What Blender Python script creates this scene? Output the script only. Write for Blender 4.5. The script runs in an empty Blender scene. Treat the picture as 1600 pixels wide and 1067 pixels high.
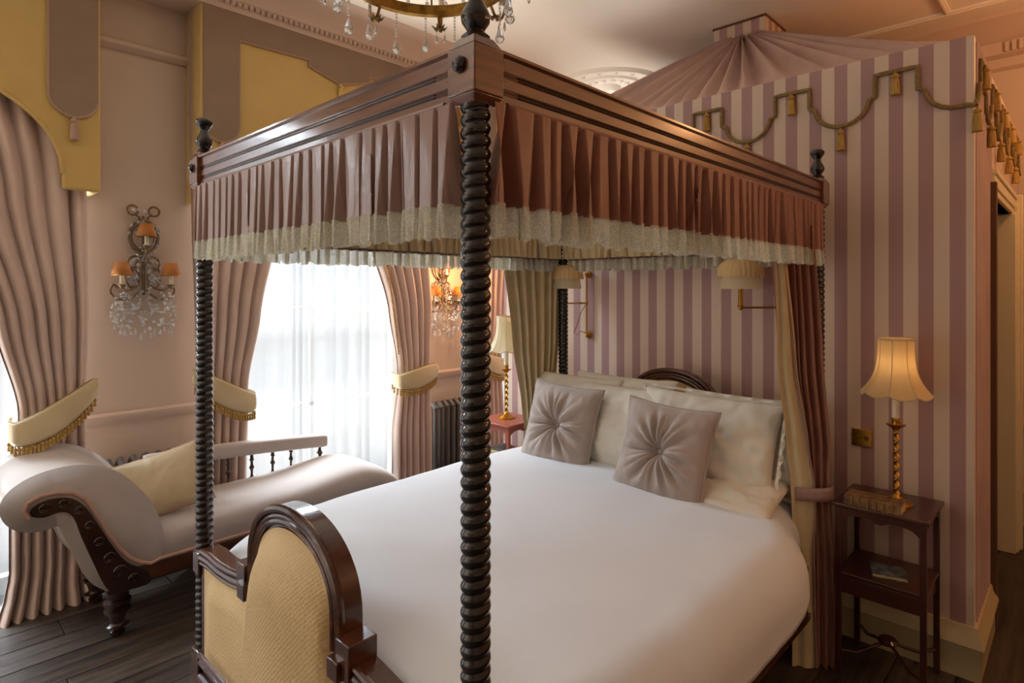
import bpy, bmesh, math, random
from mathutils import Vector, Matrix, noise
PI = math.pi
C = bpy.context.scene.collection
sc = bpy.context.scene
random.seed(7)

# ---------------------------------------------------------------- camera
cam = bpy.data.cameras.new('camera')
cam.sensor_width = 36.0
cam.lens = 935.49 / 1600 * 36.0
cam.shift_y = -(533.5 - 448.9) / 1600
cam.clip_start = 0.05
co = bpy.data.objects.new('camera', cam)
C.objects.link(co)
co.location = (2.3455, -0.8097, 1.62)
co.rotation_euler = (PI / 2, 0, 0.76382)
sc.camera = co

# ---------------------------------------------------------------- world, lights, exposure
sc.view_settings.view_transform = 'Standard'
sc.view_settings.look = 'None'
sc.view_settings.exposure = 0.42
sc.view_settings.gamma = 1.0
w = bpy.data.worlds.new('overcast sky')
sc.world = w
w.use_nodes = True
w.node_tree.nodes['Background'].inputs[0].default_value = (0.93, 0.96, 1.0, 1)
w.node_tree.nodes['Background'].inputs[1].default_value = 0.72

def area(name, loc, rot, sx, sy, power, col):
    l = bpy.data.lights.new(name, 'AREA')
    l.shape = 'RECTANGLE'; l.size = sx; l.size_y = sy; l.energy = power; l.color = col
    o = bpy.data.objects.new(name, l); C.objects.link(o)
    o.location = loc; o.rotation_euler = rot
    return o
def point(name, loc, power, col, r=0.06):
    l = bpy.data.lights.new(name, 'POINT'); l.energy = power; l.color = col; l.shadow_soft_size = r
    o = bpy.data.objects.new(name, l); C.objects.link(o); o.location = loc
    return o
DAY = (0.78, 0.90, 1.0)
# daylight outside the tall windows (the one at y=-3.09 is unseen, added to brighten the room, without voile)
# bright high sky: broad soft light falling steeply through each window
for y, p in ((-3.09, 800), (-0.87, 1000), (1.37, 1000), (3.57, 650)):
    area('daylight', (-4.4, y, 4.6), (0, -math.radians(52), 0), 2.6, 2.4, p, DAY)
# unseen lamps added low outside the windows to lift the ceiling like ground bounce
for y, p in ((-3.09, 800), (-0.87, 760), (1.37, 760), (3.57, 520)):
    area('bounce_fill', (-3.7, y, -2.2), (0, -math.radians(128), 0), 2.4, 2.4, p, (1.0, 0.97, 0.91))
# warm lamps of the room: right of and behind the camera, and in the passage beside the striped pavilion
point('warm_room_lamp', (3.3, 1.9, 2.35), 13, (1.0, 0.55, 0.28), 0.12)
point('warm_far_lamp', (3.7, -2.6, 2.3), 3, (1.0, 0.58, 0.30), 0.6)
point('warm_passage_lamp', (2.75, 3.5, 2.95), 17, (1.0, 0.48, 0.20), 0.12)

# ---------------------------------------------------------------- materials
def lin(c):
    return tuple(((v / 255) / 12.92 if v / 255 <= 0.04045 else ((v / 255 + 0.055) / 1.055) ** 2.4) for v in c) + (1,)
def new_mat(name):
    m = bpy.data.materials.new(name); m.use_nodes = True
    nt = m.node_tree
    return m, nt, nt.nodes['Principled BSDF'], nt.links
def mat(name, rgb, rough=0.6, rgb2=None, scale=8, bump=0.0, bscale=None, metal=0, sheen=0, coat=0, spec=0.5, detail=3, stretch=None, trans=0, croug=.03):
    m, nt, b, L = new_mat(name)
    b.inputs['Base Color'].default_value = lin(rgb)
    b.inputs['Roughness'].default_value = rough
    b.inputs['Metallic'].default_value = metal
    b.inputs['Sheen Weight'].default_value = sheen
    b.inputs['Coat Weight'].default_value = coat
    b.inputs['Coat Roughness'].default_value = croug
    b.inputs['Specular IOR Level'].default_value = spec
    b.inputs['Transmission Weight'].default_value = trans
    tc = nt.nodes.new('ShaderNodeTexCoord'); src = tc.outputs['Object']
    if stretch:
        mp = nt.nodes.new('ShaderNodeMapping'); mp.inputs['Scale'].default_value = stretch
        L.new(src, mp.inputs['Vector']); src = mp.outputs[0]
    if rgb2:
        n = nt.nodes.new('ShaderNodeTexNoise'); n.inputs['Scale'].default_value = scale; n.inputs['Detail'].default_value = detail
        L.new(src, n.inputs['Vector'])
        r = nt.nodes.new('ShaderNodeValToRGB'); r.color_ramp.elements[0].position = 0.35; r.color_ramp.elements[1].position = 0.68
        r.color_ramp.elements[0].color = lin(rgb); r.color_ramp.elements[1].color = lin(rgb2)
        L.new(n.outputs['Fac'], r.inputs['Fac']); L.new(r.outputs['Color'], b.inputs['Base Color'])
    if bump:
        n2 = nt.nodes.new('ShaderNodeTexNoise'); n2.inputs['Scale'].default_value = bscale or scale * 4; n2.inputs['Detail'].default_value = 3
        L.new(src, n2.inputs['Vector'])
        bp = nt.nodes.new('ShaderNodeBump'); bp.inputs['Strength'].default_value = bump; bp.inputs['Distance'].default_value = 0.01
        L.new(n2.outputs['Fac'], bp.inputs['Height']); L.new(bp.outputs[0], b.inputs['Normal'])
    return m
M = {}
M['wood'] = mat('dark mahogany', (58, 30, 20), 0.22, (88, 46, 26), 3, 0.05, 60, stretch=(1, 1, 9), coat=0.4)
M['rail'] = mat('mahogany rail', (92, 48, 26), 0.33, (128, 70, 38), 4, 0.04, 60, stretch=(2, 2, 18), coat=1.0, spec=0.8, croug=.15)
M['black'] = mat('ebonised turned wood', (22, 16, 14), 0.2, (34, 23, 19), 12, 0, coat=0.45, croug=.1)
M['darkwood'] = mat('near black carved wood', (38, 20, 15), 0.24, (58, 32, 22), 6, 0.05, 60, coat=0.4)
M['groove'] = mat('dark groove', (26, 15, 11), 0.35)
M['plank'] = mat('dark oak boards', (40, 31, 26), 0.38, (82, 68, 57), 3.0, 0.5, 40, stretch=(9, 0.7, 1), detail=6)
M['plank2'] = mat('dark oak boards greyer', (50, 40, 34), 0.4, (92, 80, 70), 3.5, 0.5, 40, stretch=(9, 0.7, 1), detail=6)
M['gap'] = mat('floor gap', (14, 11, 10), 0.9)
M['wall'] = mat('pale pink plaster', (206, 187, 168), 0.75, (211, 192, 173), 1.5, 0.05, 60)
M['trim'] = mat('pink painted moulding', (208, 186, 168), 0.6)
M['ceil'] = mat('cream ceiling', (236, 228, 214), 0.85, (239, 232, 219), 1.2)
M['cream'] = mat('cream gloss paint', (226, 212, 176), 0.35)
M['yellow'] = mat('mustard silk', (206, 174, 98), 0.55, (210, 179, 104), 8, 0.02, 300, sheen=0.3)
M['taupe'] = mat('taupe velvet panel', (144, 121, 99), 0.8, (150, 127, 105), 6, 0.05, 300, sheen=0.4)
M['taupe_edge'] = mat('taupe piping', (176, 146, 126), 0.7)
M['curtain'] = mat('dusty pink velvet', (206, 180, 166), 0.78, (214, 189, 175), 5, 0.08, 200, sheen=0.5)
M['lining'] = mat('gold silk lining', (200, 180, 138), 0.42, (208, 189, 148), 9, 0.12, 120, sheen=0.2)
M['satin'] = mat('mauve brown satin', (148, 118, 110), 0.26, (158, 126, 117), 10, 0.2, 50, sheen=0.5, stretch=(1, 1, .4))
M['rust'] = mat('russet silk', (138, 86, 68), 0.38, (150, 96, 76), 8, 0.1, 80, sheen=0.3)
M['tie'] = mat('mauve ribbon', (150, 116, 106), 0.55)
M['gold'] = mat('gilt brass', (190, 144, 62), 0.28, metal=1)
M['oldgold'] = mat('antique gilt', (168, 128, 58), 0.42, (130, 94, 40), 30, 0.2, 200, metal=1)
M['antique'] = mat('tarnished silver gilt', (150, 128, 98), 0.45, (112, 92, 66), 40, metal=0.85)
M['cord'] = mat('olive gold rope', (146, 122, 70), 0.7, (112, 92, 50), 120)
M['tassel'] = mat('gold tassel thread', (190, 154, 78), 0.7, (150, 116, 52), 180, stretch=(1, 1, .1))
M['sheet'] = mat('white cotton', (220, 224, 231), 0.8, (224, 228, 235), 3, 0.12, 9, sheen=0.1)
M['sheet2'] = mat('ivory cotton pillowcase', (224, 219, 206), 0.8, (228, 223, 210), 3, 0.25, 14)
M['velvet'] = mat('grey beige velvet', (162, 146, 136), 0.72, (174, 158, 148), 6, 0.1, 120, sheen=0.6)
M['chaise'] = mat('dove grey velvet', (176, 164, 158), 0.75, (184, 172, 166), 5, 0.08, 200, sheen=0.5)
M['piping'] = mat('pink piping', (188, 150, 134), 0.7)
M['cushion'] = mat('champagne silk cushion', (190, 172, 136), 0.38, (198, 180, 144), 6, 0.06, 60, sheen=0.2)
M['tan'] = mat('tan woven upholstery', (202, 170, 122), 0.75, (210, 180, 132), 4, 0)
M['radiator'] = mat('cast iron paint', (92, 88, 86), 0.45, metal=0.3)
M['shade_amber'] = mat('amber card shade', (186, 118, 54), 0.7)
M['shade_lit'] = mat('lit amber shade', (220, 130, 40), 0.7)
M['candle'] = mat('ivory candle tube', (236, 226, 200), 0.5)
M['dtable'] = mat('dark red mahogany', (58, 22, 15), 0.28, (76, 32, 20), 6, 0.03, 60, coat=0.3)
M['tableleft'] = mat('reddish wood', (150, 74, 56), 0.35, (164, 84, 62), 6)
M['book'] = mat('old brown leather', (88, 58, 36), 0.6, (146, 112, 70), 30, 0.3, 90)
M['page'] = mat('page edges', (222, 200, 150), 0.8, (196, 170, 116), 60, stretch=(1, 1, 12))
M['navy'] = mat('dark printed cover', (24, 30, 42), 0.4, (126, 134, 140), 38, 0, detail=8)
M['base'] = mat('olive cream skirting', (198, 180, 138), 0.45)
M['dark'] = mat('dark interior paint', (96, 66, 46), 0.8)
M['white'] = mat('white paint', (232, 230, 224), 0.4)
M['clay'] = mat('pale ivory metal', (228, 216, 186), 0.4)

# woven lozenge relief on the footboard upholstery
def weave(m):
    nt = m.node_tree; L = nt.links; b = nt.nodes['Principled BSDF']
    tc = nt.nodes.new('ShaderNodeTexCoord')
    mp = nt.nodes.new('ShaderNodeMapping'); mp.inputs['Rotation'].default_value = (0, math.radians(45), 0); mp.inputs['Scale'].default_value = (1, 0.001, 1)
    L.new(tc.outputs['Object'], mp.inputs[0])
    ck = nt.nodes.new('ShaderNodeTexVoronoi'); ck.inputs['Scale'].default_value = 95; ck.distance = 'MANHATTAN'; ck.inputs['Randomness'].default_value = 0.25
    L.new(mp.outputs[0], ck.inputs['Vector'])
    bp = nt.nodes.new('ShaderNodeBump'); bp.inputs['Strength'].default_value = 0.3; bp.inputs['Distance'].default_value = 0.004
    L.new(ck.outputs['Distance'], bp.inputs['Height']); L.new(bp.outputs[0], b.inputs['Normal'])
weave(M['tan'])

def stripe_mat(name, axis, x0, width, c1, c2, sheen=0.25):
    m, nt, b, L = new_mat(name)
    tc = nt.nodes.new('ShaderNodeTexCoord'); sp = nt.nodes.new('ShaderNodeSeparateXYZ')
    L.new(tc.outputs['Object'], sp.inputs[0])
    a = nt.nodes.new('ShaderNodeMath'); a.operation = 'SUBTRACT'; a.inputs[1].default_value = x0
    L.new(sp.outputs[axis], a.inputs[0])
    d = nt.nodes.new('ShaderNodeMath'); d.operation = 'DIVIDE'; d.inputs[1].default_value = 2 * width; L.new(a.outputs[0], d.inputs[0])
    f = nt.nodes.new('ShaderNodeMath'); f.operation = 'FRACT'; L.new(d.outputs[0], f.inputs[0])
    r = nt.nodes.new('ShaderNodeValToRGB'); r.color_ramp.interpolation = 'CONSTANT'
    r.color_ramp.elements[0].position = 0; r.color_ramp.elements[0].color = lin(c1)
    r.color_ramp.elements[1].position = 0.5; r.color_ramp.elements[1].color = lin(c2)
    L.new(f.outputs[0], r.inputs[0]); L.new(r.outputs[0], b.inputs['Base Color'])
    b.inputs['Roughness'].default_value = 0.5; b.inputs['Sheen Weight'].default_value = sheen
    n = nt.nodes.new('ShaderNodeTexNoise'); n.inputs['Scale'].default_value = 250
    mp = nt.nodes.new('ShaderNodeMapping'); mp.inputs['Scale'].default_value = (1, 1, .15); L.new(tc.outputs['Object'], mp.inputs[0]); L.new(mp.outputs[0], n.inputs['Vector'])
    bp = nt.nodes.new('ShaderNodeBump'); bp.inputs['Strength'].default_value = 0.06; L.new(n.outputs['Fac'], bp.inputs['Height']); L.new(bp.outputs[0], b.inputs['Normal'])
    return m
MAUVE = (170, 132, 130); BLUSH = (216, 193, 174)
SW = 0.0557
M['stripe_x'] = stripe_mat('striped silk front', 'X', 1.485 - 2 * SW * 20, SW, MAUVE, BLUSH)
M['stripe_y'] = stripe_mat('striped silk side', 'Y', 2.3, 0.03, MAUVE, BLUSH)
M['stripe_crown'] = stripe_mat('striped silk crown side', 'Y', 3.25, 0.0557, BLUSH, MAUVE)
M['roof_silk'] = mat('dusky pink roof silk', (206, 172, 158), 0.5, (190, 152, 142), 3, 0.05, 100, sheen=0.3)

def sheer_mat():
    m = bpy.data.materials.new('white voile'); m.use_nodes = True; nt = m.node_tree; L = nt.links
    nt.nodes.clear()
    out = nt.nodes.new('ShaderNodeOutputMaterial')
    tr = nt.nodes.new('ShaderNodeBsdfTransparent'); tl = nt.nodes.new('ShaderNodeBsdfTranslucent'); df = nt.nodes.new('ShaderNodeBsdfDiffuse')
    tl.inputs[0].default_value = (.12, .12, .12, 1); df.inputs[0].default_value = (.5, .5, .5, 1)
    a = nt.nodes.new('ShaderNodeMixShader'); a.inputs[0].default_value = .25
    L.new(tl.outputs[0], a.inputs[1]); L.new(df.outputs[0], a.inputs[2])
    b = nt.nodes.new('ShaderNodeMixShader'); b.inputs[0].default_value = .6
    L.new(tr.outputs[0], b.inputs[1]); L.new(a.outputs[0], b.inputs[2]); L.new(b.outputs[0], out.inputs[0])
    return m
M['sheer'] = sheer_mat()
def lace_mat():
    m = bpy.data.materials.new('cream lace'); m.use_nodes = True; nt = m.node_tree; L = nt.links
    nt.nodes.clear()
    out = nt.nodes.new('ShaderNodeOutputMaterial')
    tr = nt.nodes.new('ShaderNodeBsdfTransparent'); tl = nt.nodes.new('ShaderNodeBsdfTranslucent'); df = nt.nodes.new('ShaderNodeBsdfDiffuse')
    tl.inputs[0].default_value = lin((222, 222, 206)); df.inputs[0].default_value = lin((225, 222, 205))
    a = nt.nodes.new('ShaderNodeMixShader'); a.inputs[0].default_value = .6
    L.new(tl.outputs[0], a.inputs[1]); L.new(df.outputs[0], a.inputs[2])
    tc = nt.nodes.new('ShaderNodeTexCoord'); v = nt.nodes.new('ShaderNodeTexVoronoi'); v.inputs['Scale'].default_value = 190
    L.new(tc.outputs['Object'], v.inputs['Vector'])
    n = nt.nodes.new('ShaderNodeTexNoise'); n.inputs['Scale'].default_value = 28; L.new(tc.outputs['Object'], n.inputs['Vector'])
    mu = nt.nodes.new('ShaderNodeMath'); mu.operation = 'MULTIPLY'; L.new(v.outputs['Distance'], mu.inputs[0]); L.new(n.outputs['Fac'], mu.inputs[1])
    r = nt.nodes.new('ShaderNodeValToRGB'); r.color_ramp.elements[0].position = 0.12; r.color_ramp.elements[1].position = 0.3
    r.color_ramp.elements[0].color = (.97, .97, .97, 1); r.color_ramp.elements[1].color = (.72, .72, .72, 1)
    L.new(mu.outputs[0], r.inputs[0])
    b = nt.nodes.new('ShaderNodeMixShader'); L.new(r.outputs[0], b.inputs[0])
    L.new(tr.outputs[0], b.inputs[1]); L.new(a.outputs[0], b.inputs[2]); L.new(b.outputs[0], out.inputs[0])
    return m
M['lace'] = lace_mat()
def shade_mat(name, rgb, glow=0.0, gcol=(255, 190, 110)):
    m = bpy.data.materials.new(name); m.use_nodes = True; nt = m.node_tree; L = nt.links
    b = nt.nodes['Principled BSDF']; out = nt.nodes['Material Output']
    b.inputs['Base Color'].default_value = lin(rgb); b.inputs['Roughness'].default_value = .6
    if glow:
        b.inputs['Emission Color'].default_value = lin(gcol); b.inputs['Emission Strength'].default_value = glow
    tl = nt.nodes.new('ShaderNodeBsdfTranslucent'); tl.inputs[0].default_value = lin(rgb)
    a = nt.nodes.new('ShaderNodeMixShader'); a.inputs[0].default_value = .4
    L.new(b.outputs[0], a.inputs[1]); L.new(tl.outputs[0], a.inputs[2]); L.new(a.outputs[0], out.inputs[0])
    return m
M['shade_silk'] = shade_mat('cream pleated silk shade', (236, 206, 152))
M['shade_fringe'] = shade_mat('ivory fringed shade', (236, 224, 190))
M['shade_glow'] = shade_mat('lit amber shade glow', (214, 132, 50), 0.18, (255, 120, 20))
M['crystal'] = mat('cut crystal', (245, 248, 250), 0.03, metal=0, spec=1.0, trans=0.75)
M['crystal'].node_tree.nodes['Principled BSDF'].inputs['IOR'].default_value = 1.5
def glass_mat():
    m = bpy.data.materials.new('window glass'); m.use_nodes = True; nt = m.node_tree; L = nt.links; nt.nodes.clear()
    out = nt.nodes.new('ShaderNodeOutputMaterial'); tr = nt.nodes.new('ShaderNodeBsdfTransparent'); g = nt.nodes.new('ShaderNodeBsdfGlossy'); g.inputs['Roughness'].default_value = .02
    a = nt.nodes.new('ShaderNodeMixShader'); a.inputs[0].default_value = .06
    L.new(tr.outputs[0], a.inputs[1]); L.new(g.outputs[0], a.inputs[2]); L.new(a.outputs[0], out.inputs[0])
    return m
M['glass'] = glass_mat()

# ---------------------------------------------------------------- mesh helpers
class MB:
    def __init__(s): s.v = []; s.f = []
    def add(s, vs, fs):
        n = len(s.v); s.v += [tuple(p) for p in vs]; s.f += [tuple(i + n for i in f) for f in fs]; return s
    def box(s, x0, x1, y0, y1, z0, z1):
        return s.add([(x0, y0, z0), (x1, y0, z0), (x1, y1, z0), (x0, y1, z0), (x0, y0, z1), (x1, y0, z1), (x1, y1, z1), (x0, y1, z1)],
                     [(0, 3, 2, 1), (4, 5, 6, 7), (0, 1, 5, 4), (1, 2, 6, 5), (2, 3, 7, 6), (3, 0, 4, 7)])
    def lathe(s, prof, c=(0, 0, 0), n=20, axis='z', caps=True):
        vs = []; fs = []; m = len(prof)
        for (r, h) in prof:
            for k in range(n):
                a = 2 * PI * k / n; p = (r * math.cos(a), r * math.sin(a), h)
                if axis == 'x': p = (p[2], p[0], p[1])
                if axis == 'y': p = (p[0], p[2], p[1])
                vs.append((p[0] + c[0], p[1] + c[1], p[2] + c[2]))
        for i in range(m - 1):
            for k in range(n):
                k2 = (k + 1) % n; fs.append((i * n + k, i * n + k2, (i + 1) * n + k2, (i + 1) * n + k))
        if caps:
            fs.append(tuple(range(n - 1, -1, -1))); fs.append(tuple((m - 1) * n + k for k in range(n)))
        return s.add(vs, fs)
    def grid(s, fn, nu, nv, closed_u=False):
        vs = [fn(i / (nu if closed_u else nu - 1), j / (nv - 1)) for j in range(nv) for i in range(nu)]
        fs = []
        for j in range(nv - 1):
            for i in range(nu if closed_u else nu - 1):
                i2 = (i + 1) % nu
                fs.append((j * nu + i, j * nu + i2, (j + 1) * nu + i2, (j + 1) * nu + i))
        return s.add(vs, fs)
    def tube(s, pts, r, n=8, closed=False):
        pts = [Vector(p) for p in pts]; m = len(pts); vs = []; fs = []
        up = None
        for i, p in enumerate(pts):
            a = pts[(i - 1) % m] if (closed or i > 0) else p
            b = pts[(i + 1) % m] if (closed or i < m - 1) else p
            t = (b - a).normalized() if (b - a).length > 1e-9 else Vector((0, 0, 1))
            if up is None:
                up = Vector((0, 0, 1)) if abs(t.z) < .9 else Vector((1, 0, 0))
            u = t.cross(up)
            if u.length < 1e-5: u = t.orthogonal()
            u.normalize(); v = u.cross(t).normalized(); up = v
            rr = r[i] if isinstance(r, (list, tuple)) else r
            for k in range(n):
                q = p + u * rr * math.cos(2 * PI * k / n) + v * rr * math.sin(2 * PI * k / n); vs.append(tuple(q))
        for i in range(m if closed else m - 1):
            i2 = (i + 1) % m
            for k in range(n):
                k2 = (k + 1) % n; fs.append((i * n + k, i * n + k2, i2 * n + k2, i2 * n + k))
        if not closed:
            fs.append(tuple(range(n - 1, -1, -1))); fs.append(tuple((m - 1) * n + k for k in range(n)))
        return s.add(vs, fs)
    def prism(s, poly, a0, a1, axis='y'):
        # poly: list of 2D points; axis y -> (x,z); axis x -> (y,z); axis z -> (x,y)
        n = len(poly)
        def P(p, a): return {'y': (p[0], a, p[1]), 'x': (a, p[0], p[1]), 'z': (p[0], p[1], a)}[axis]
        vs = [P(p, a0) for p in poly] + [P(p, a1) for p in poly]
        fs = [tuple(range(n)), tuple(range(2 * n - 1, n - 1, -1))]
        for i in range(n):
            j = (i + 1) % n; fs.append((i, i + n, j + n, j))
        return s.add(vs, fs)
    def ball(s, c, r, n=8, m=6, sz=1.0):
        prof = [(max(1e-4, r * math.sin(PI * i / m)), -r * sz * math.cos(PI * i / m)) for i in range(m + 1)]
        return s.lathe(prof, c, n, caps=False)

def obj(name, mb, m, parent=None, smooth=True, bevel=0, local=False, label=None, kind=None, solid=0, sub=0):
    me = bpy.data.meshes.new(name)
    off = Vector((0, 0, 0))
    if parent is not None and not local:
        p = parent
        while p is not None: off = off + p.location; p = p.parent
    me.from_pydata([tuple(Vector(v) - off) for v in mb.v], [], mb.f)
    bm = bmesh.new(); bm.from_mesh(me); bmesh.ops.recalc_face_normals(bm, faces=bm.faces)
    bmesh.ops.triangulate(bm, faces=[f for f in bm.faces if len(f.verts) > 8]); bm.to_mesh(me); bm.free()
    me.materials.append(M[m] if isinstance(m, str) else m)
    o = bpy.data.objects.new(name, me); C.objects.link(o)
    if parent is not None: o.parent = parent
    if smooth:
        for p in me.polygons: p.use_smooth = True
        if bevel == 0 and smooth != 'all':
            me.set_sharp_from_angle(angle=math.radians(42))
    if bevel:
        md = o.modifiers.new('bevel', 'BEVEL'); md.width = bevel; md.segments = 2; md.limit_method = 'ANGLE'; md.angle_limit = math.radians(40)
        me.set_sharp_from_angle(angle=math.radians(42))
    if solid:
        md = o.modifiers.new('solid', 'SOLIDIFY'); md.thickness = solid; md.offset = 0
    if sub:
        md = o.modifiers.new('sub', 'SUBSURF'); md.levels = sub; md.render_levels = sub
    if label: o['label'] = label
    if kind: o['kind'] = kind
    return o
def thing(name, label, cat, loc=(0, 0, 0), rz=0, group=None):
    o = bpy.data.objects.new(name, None); C.objects.link(o); o.empty_display_size = .1
    o.location = loc; o.rotation_euler = (0, 0, rz); o['label'] = label; o['category'] = cat
    if group: o['group'] = group
    return o
def tag(o, label, cat, group=None, kind=None):
    o['label'] = label; o['category'] = cat
    if group: o['group'] = group
    if kind: o['kind'] = kind
    return o
def struct(name, mb, m, parent=None, **k):
    o = obj(name, mb, m, parent, **k)
    if parent is None: o['kind'] = 'structure'
    return o
def copy_tree(o, parent=None):
    c = o.copy(); C.objects.link(c); c.parent = parent
    for ch in list(o.children): copy_tree(ch, c)
    return c
def soft(pts, n=5):
    P = [Vector(p) for p in pts]; out = []
    for i in range(len(P) - 1):
        p0, p1, p2, p3 = P[max(0, i - 1)], P[i], P[i + 1], P[min(len(P) - 1, i + 2)]
        for k in range(n):
            t = k / n
            out.append(.5 * ((2 * p1) + (p2 - p0) * t + (2 * p0 - 5 * p1 + 4 * p2 - p3) * t * t + (3 * p1 - p0 - 3 * p2 + p3) * t ** 3))
    return out + [P[-1]]
def lerp(a, b, t): return a + (b - a) * t
def sm(t): t = max(0, min(1, t)); return t * t * (3 - 2 * t)
def interp(tab, x):
    # tab sorted ascending in first column; smooth piecewise interpolation of the other columns
    if x <= tab[0][0]: return tab[0][1:]
    for a, b in zip(tab, tab[1:]):
        if x <= b[0]:
            t = (x - a[0]) / (b[0] - a[0])
            return tuple(lerp(p, q, t * .5 + sm(t) * .5) for p, q in zip(a[1:], b[1:]))
    return tab[-1][1:]

# ================================================================ ROOM SHELL
XW, YF, YB, XR, ZC = -1.65, 4.55, -4.3, 4.3, 3.45
WIN = [(-3.84, -2.34), (-1.62, -0.12), (0.62, 2.12), (2.82, 4.32)]   # y ranges of the tall windows; the first is unseen, added for its daylight
ZT = 2.95
mb = MB()
ys = [YB] + [v for p in WIN for v in p] + [YF]
for i in range(0, len(ys), 2): mb.box(XW - .25, XW, ys[i], ys[i + 1], 0, ZC)
for a, b in WIN: mb.box(XW - .25, XW, a, b, ZT, ZC)
struct('wall_left', mb, 'wall', smooth=False)
struct('wall_far', MB().box(XW - .25, XR + .2, YF, YF + .2, 0, ZC), 'wall', smooth=False)
struct('wall_right', MB().box(XR, XR + .2, YB, YF, 0, ZC), 'wall', smooth=False)
struct('wall_back', MB().box(XW - .25, XR + .2, YB - .2, YB, 0, ZC), 'wall', smooth=False)
struct('ceiling', MB().box(XW - .25, XR + .2, YB - .2, YF + .2, ZC, ZC + .15), 'ceil', smooth=False)
fl = struct('floor', MB().box(XW - .25, XR + .2, YB - .2, YF + .2, -.12, -.02), 'gap', smooth=False)
# floor boards run along the bed; each a piece of the floor
def board_mesh(x0, x1, y0, y1):
    return MB().box(x0 + .002, x1 - .002, y0 + .002, y1 - .002, -.02, 0)
x = XW; k = 0
while x < XR - .05:
    wd = random.choice((.17, .19, .21)); x1 = min(XR, x + wd)
    y = YB - random.uniform(0, 1.5)
    while y < YF:
        y1 = y + random.uniform(2.2, 3.4)
        o = obj('floor_board', board_mesh(x, x1, max(y, YB), min(y1, YF)), random.choice(('plank', 'plank', 'plank2')), fl, bevel=.002)
        y = y1
    x = x1; k += 1

# cornice along the window wall and the far wall
def cornice_prof(s):
    # (distance from wall, z)
    return [(0, 3.16), (.02, 3.17), (.03, 3.22), (.06, 3.24), (.07, 3.27), (.10, 3.30), (.17, 3.36), (.25, 3.40), (.34, 3.42), (.36, 3.44), (.46, 3.445), (.46, ZC), (0, ZC)]
def corn_left():
    mb = MB()
    # cove boxed out above the pelmets
    prof = [(XW, 3.29), (XW + .27, 3.29), (XW + .28, 3.335), (XW + .315, 3.345), (XW + .325, 3.365), (XW + .37, 3.40), (XW + .45, 3.425), (XW + .56, 3.435), (XW + .58, ZC), (XW, ZC)]
    mb.prism(prof, YB, YF, 'y'); return mb
tr = struct('trim_1', corn_left(), 'trim')
mb = MB()
yy = -1.2
dn = MB().box(0, .018, 0, .022, 0, .02)
dmesh = None
den = []
for i in range(150):
    y = -1.0 + i * .036
    den.append(y)
mbd = MB()
for y in den: mbd.box(XW + .28, XW + .305, y, y + .02, 3.318, 3.342)
obj('dentil_course', mbd, 'trim', tr, smooth=False, kind='stuff')
mb = MB(); mb.add([], [])
prof = [(YF, 3.12), (YF - .03, 3.14), (YF - .03, 3.2), (YF - .08, 3.22), (YF - .08, 3.30), (YF - .12, 3.32), (YF - .2, 3.40), (YF - .24, 3.42), (YF - .24, ZC), (YF, ZC)]
mb.prism([(p[0], p[1]) for p in prof], XW, XR, 'x')
tf = struct('trim_2', mb, 'trim')
for i in range(62):
    x0 = 1.95 + i * .037
    if x0 > XR - .03: break
    obj('dentil', MB().box(x0, x0 + .022, YF - .10, YF - .08, 3.225, 3.29), 'trim', tf, smooth=False)
# picture rail and dado rail on the window wall piers
def rail_pf(z, d, h): return [(0, z - h), (d * .5, z - h), (d, z - h * .6), (d, z - h * .2), (d * .6, z), (0, z)]
tr3 = None
for nme, z, d, h in (('trim_3', 3.03, .05, .055), ('trim_4', .91, .035, .06)):
    mb = MB()
    for a, b in ((YB, WIN[0][0]), (WIN[0][1], WIN[1][0]), (WIN[1][1], WIN[2][0]), (WIN[2][1], WIN[3][0]), (WIN[3][1], YF)):
        mb.prism([(XW + p[0], p[1]) for p in rail_pf(z, d, h)], a, b, 'y')
    struct(nme, mb, 'trim')
mb = MB(); mb.prism([(YF - p[0], p[1]) for p in rail_pf(.70, .035, .05)], XW, XR, 'x'); struct('trim_5', mb, 'trim')
def base_pf(h=.26, d=.025): return [(0, 0), (d, 0), (d, h - .09), (d + .012, h - .075), (d + .004, h - .05), (d - .006, h - .03), (d - .012, h), (0, h)]
mb = MB()
for a, b in ((YB, WIN[0][0]), (WIN[0][1], WIN[1][0]), (WIN[1][1], WIN[2][0]), (WIN[2][1], WIN[3][0]), (WIN[3][1], YF)):
    mb.prism([(XW + p[0], p[1]) for p in base_pf(.2)], a, b, 'y')
struct('baseboard_left', mb, 'trim')
mb = MB(); mb.prism([(YF - p[0], p[1]) for p in base_pf(.30)], XW, XR, 'x'); struct('baseboard_far', mb, 'base')
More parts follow.
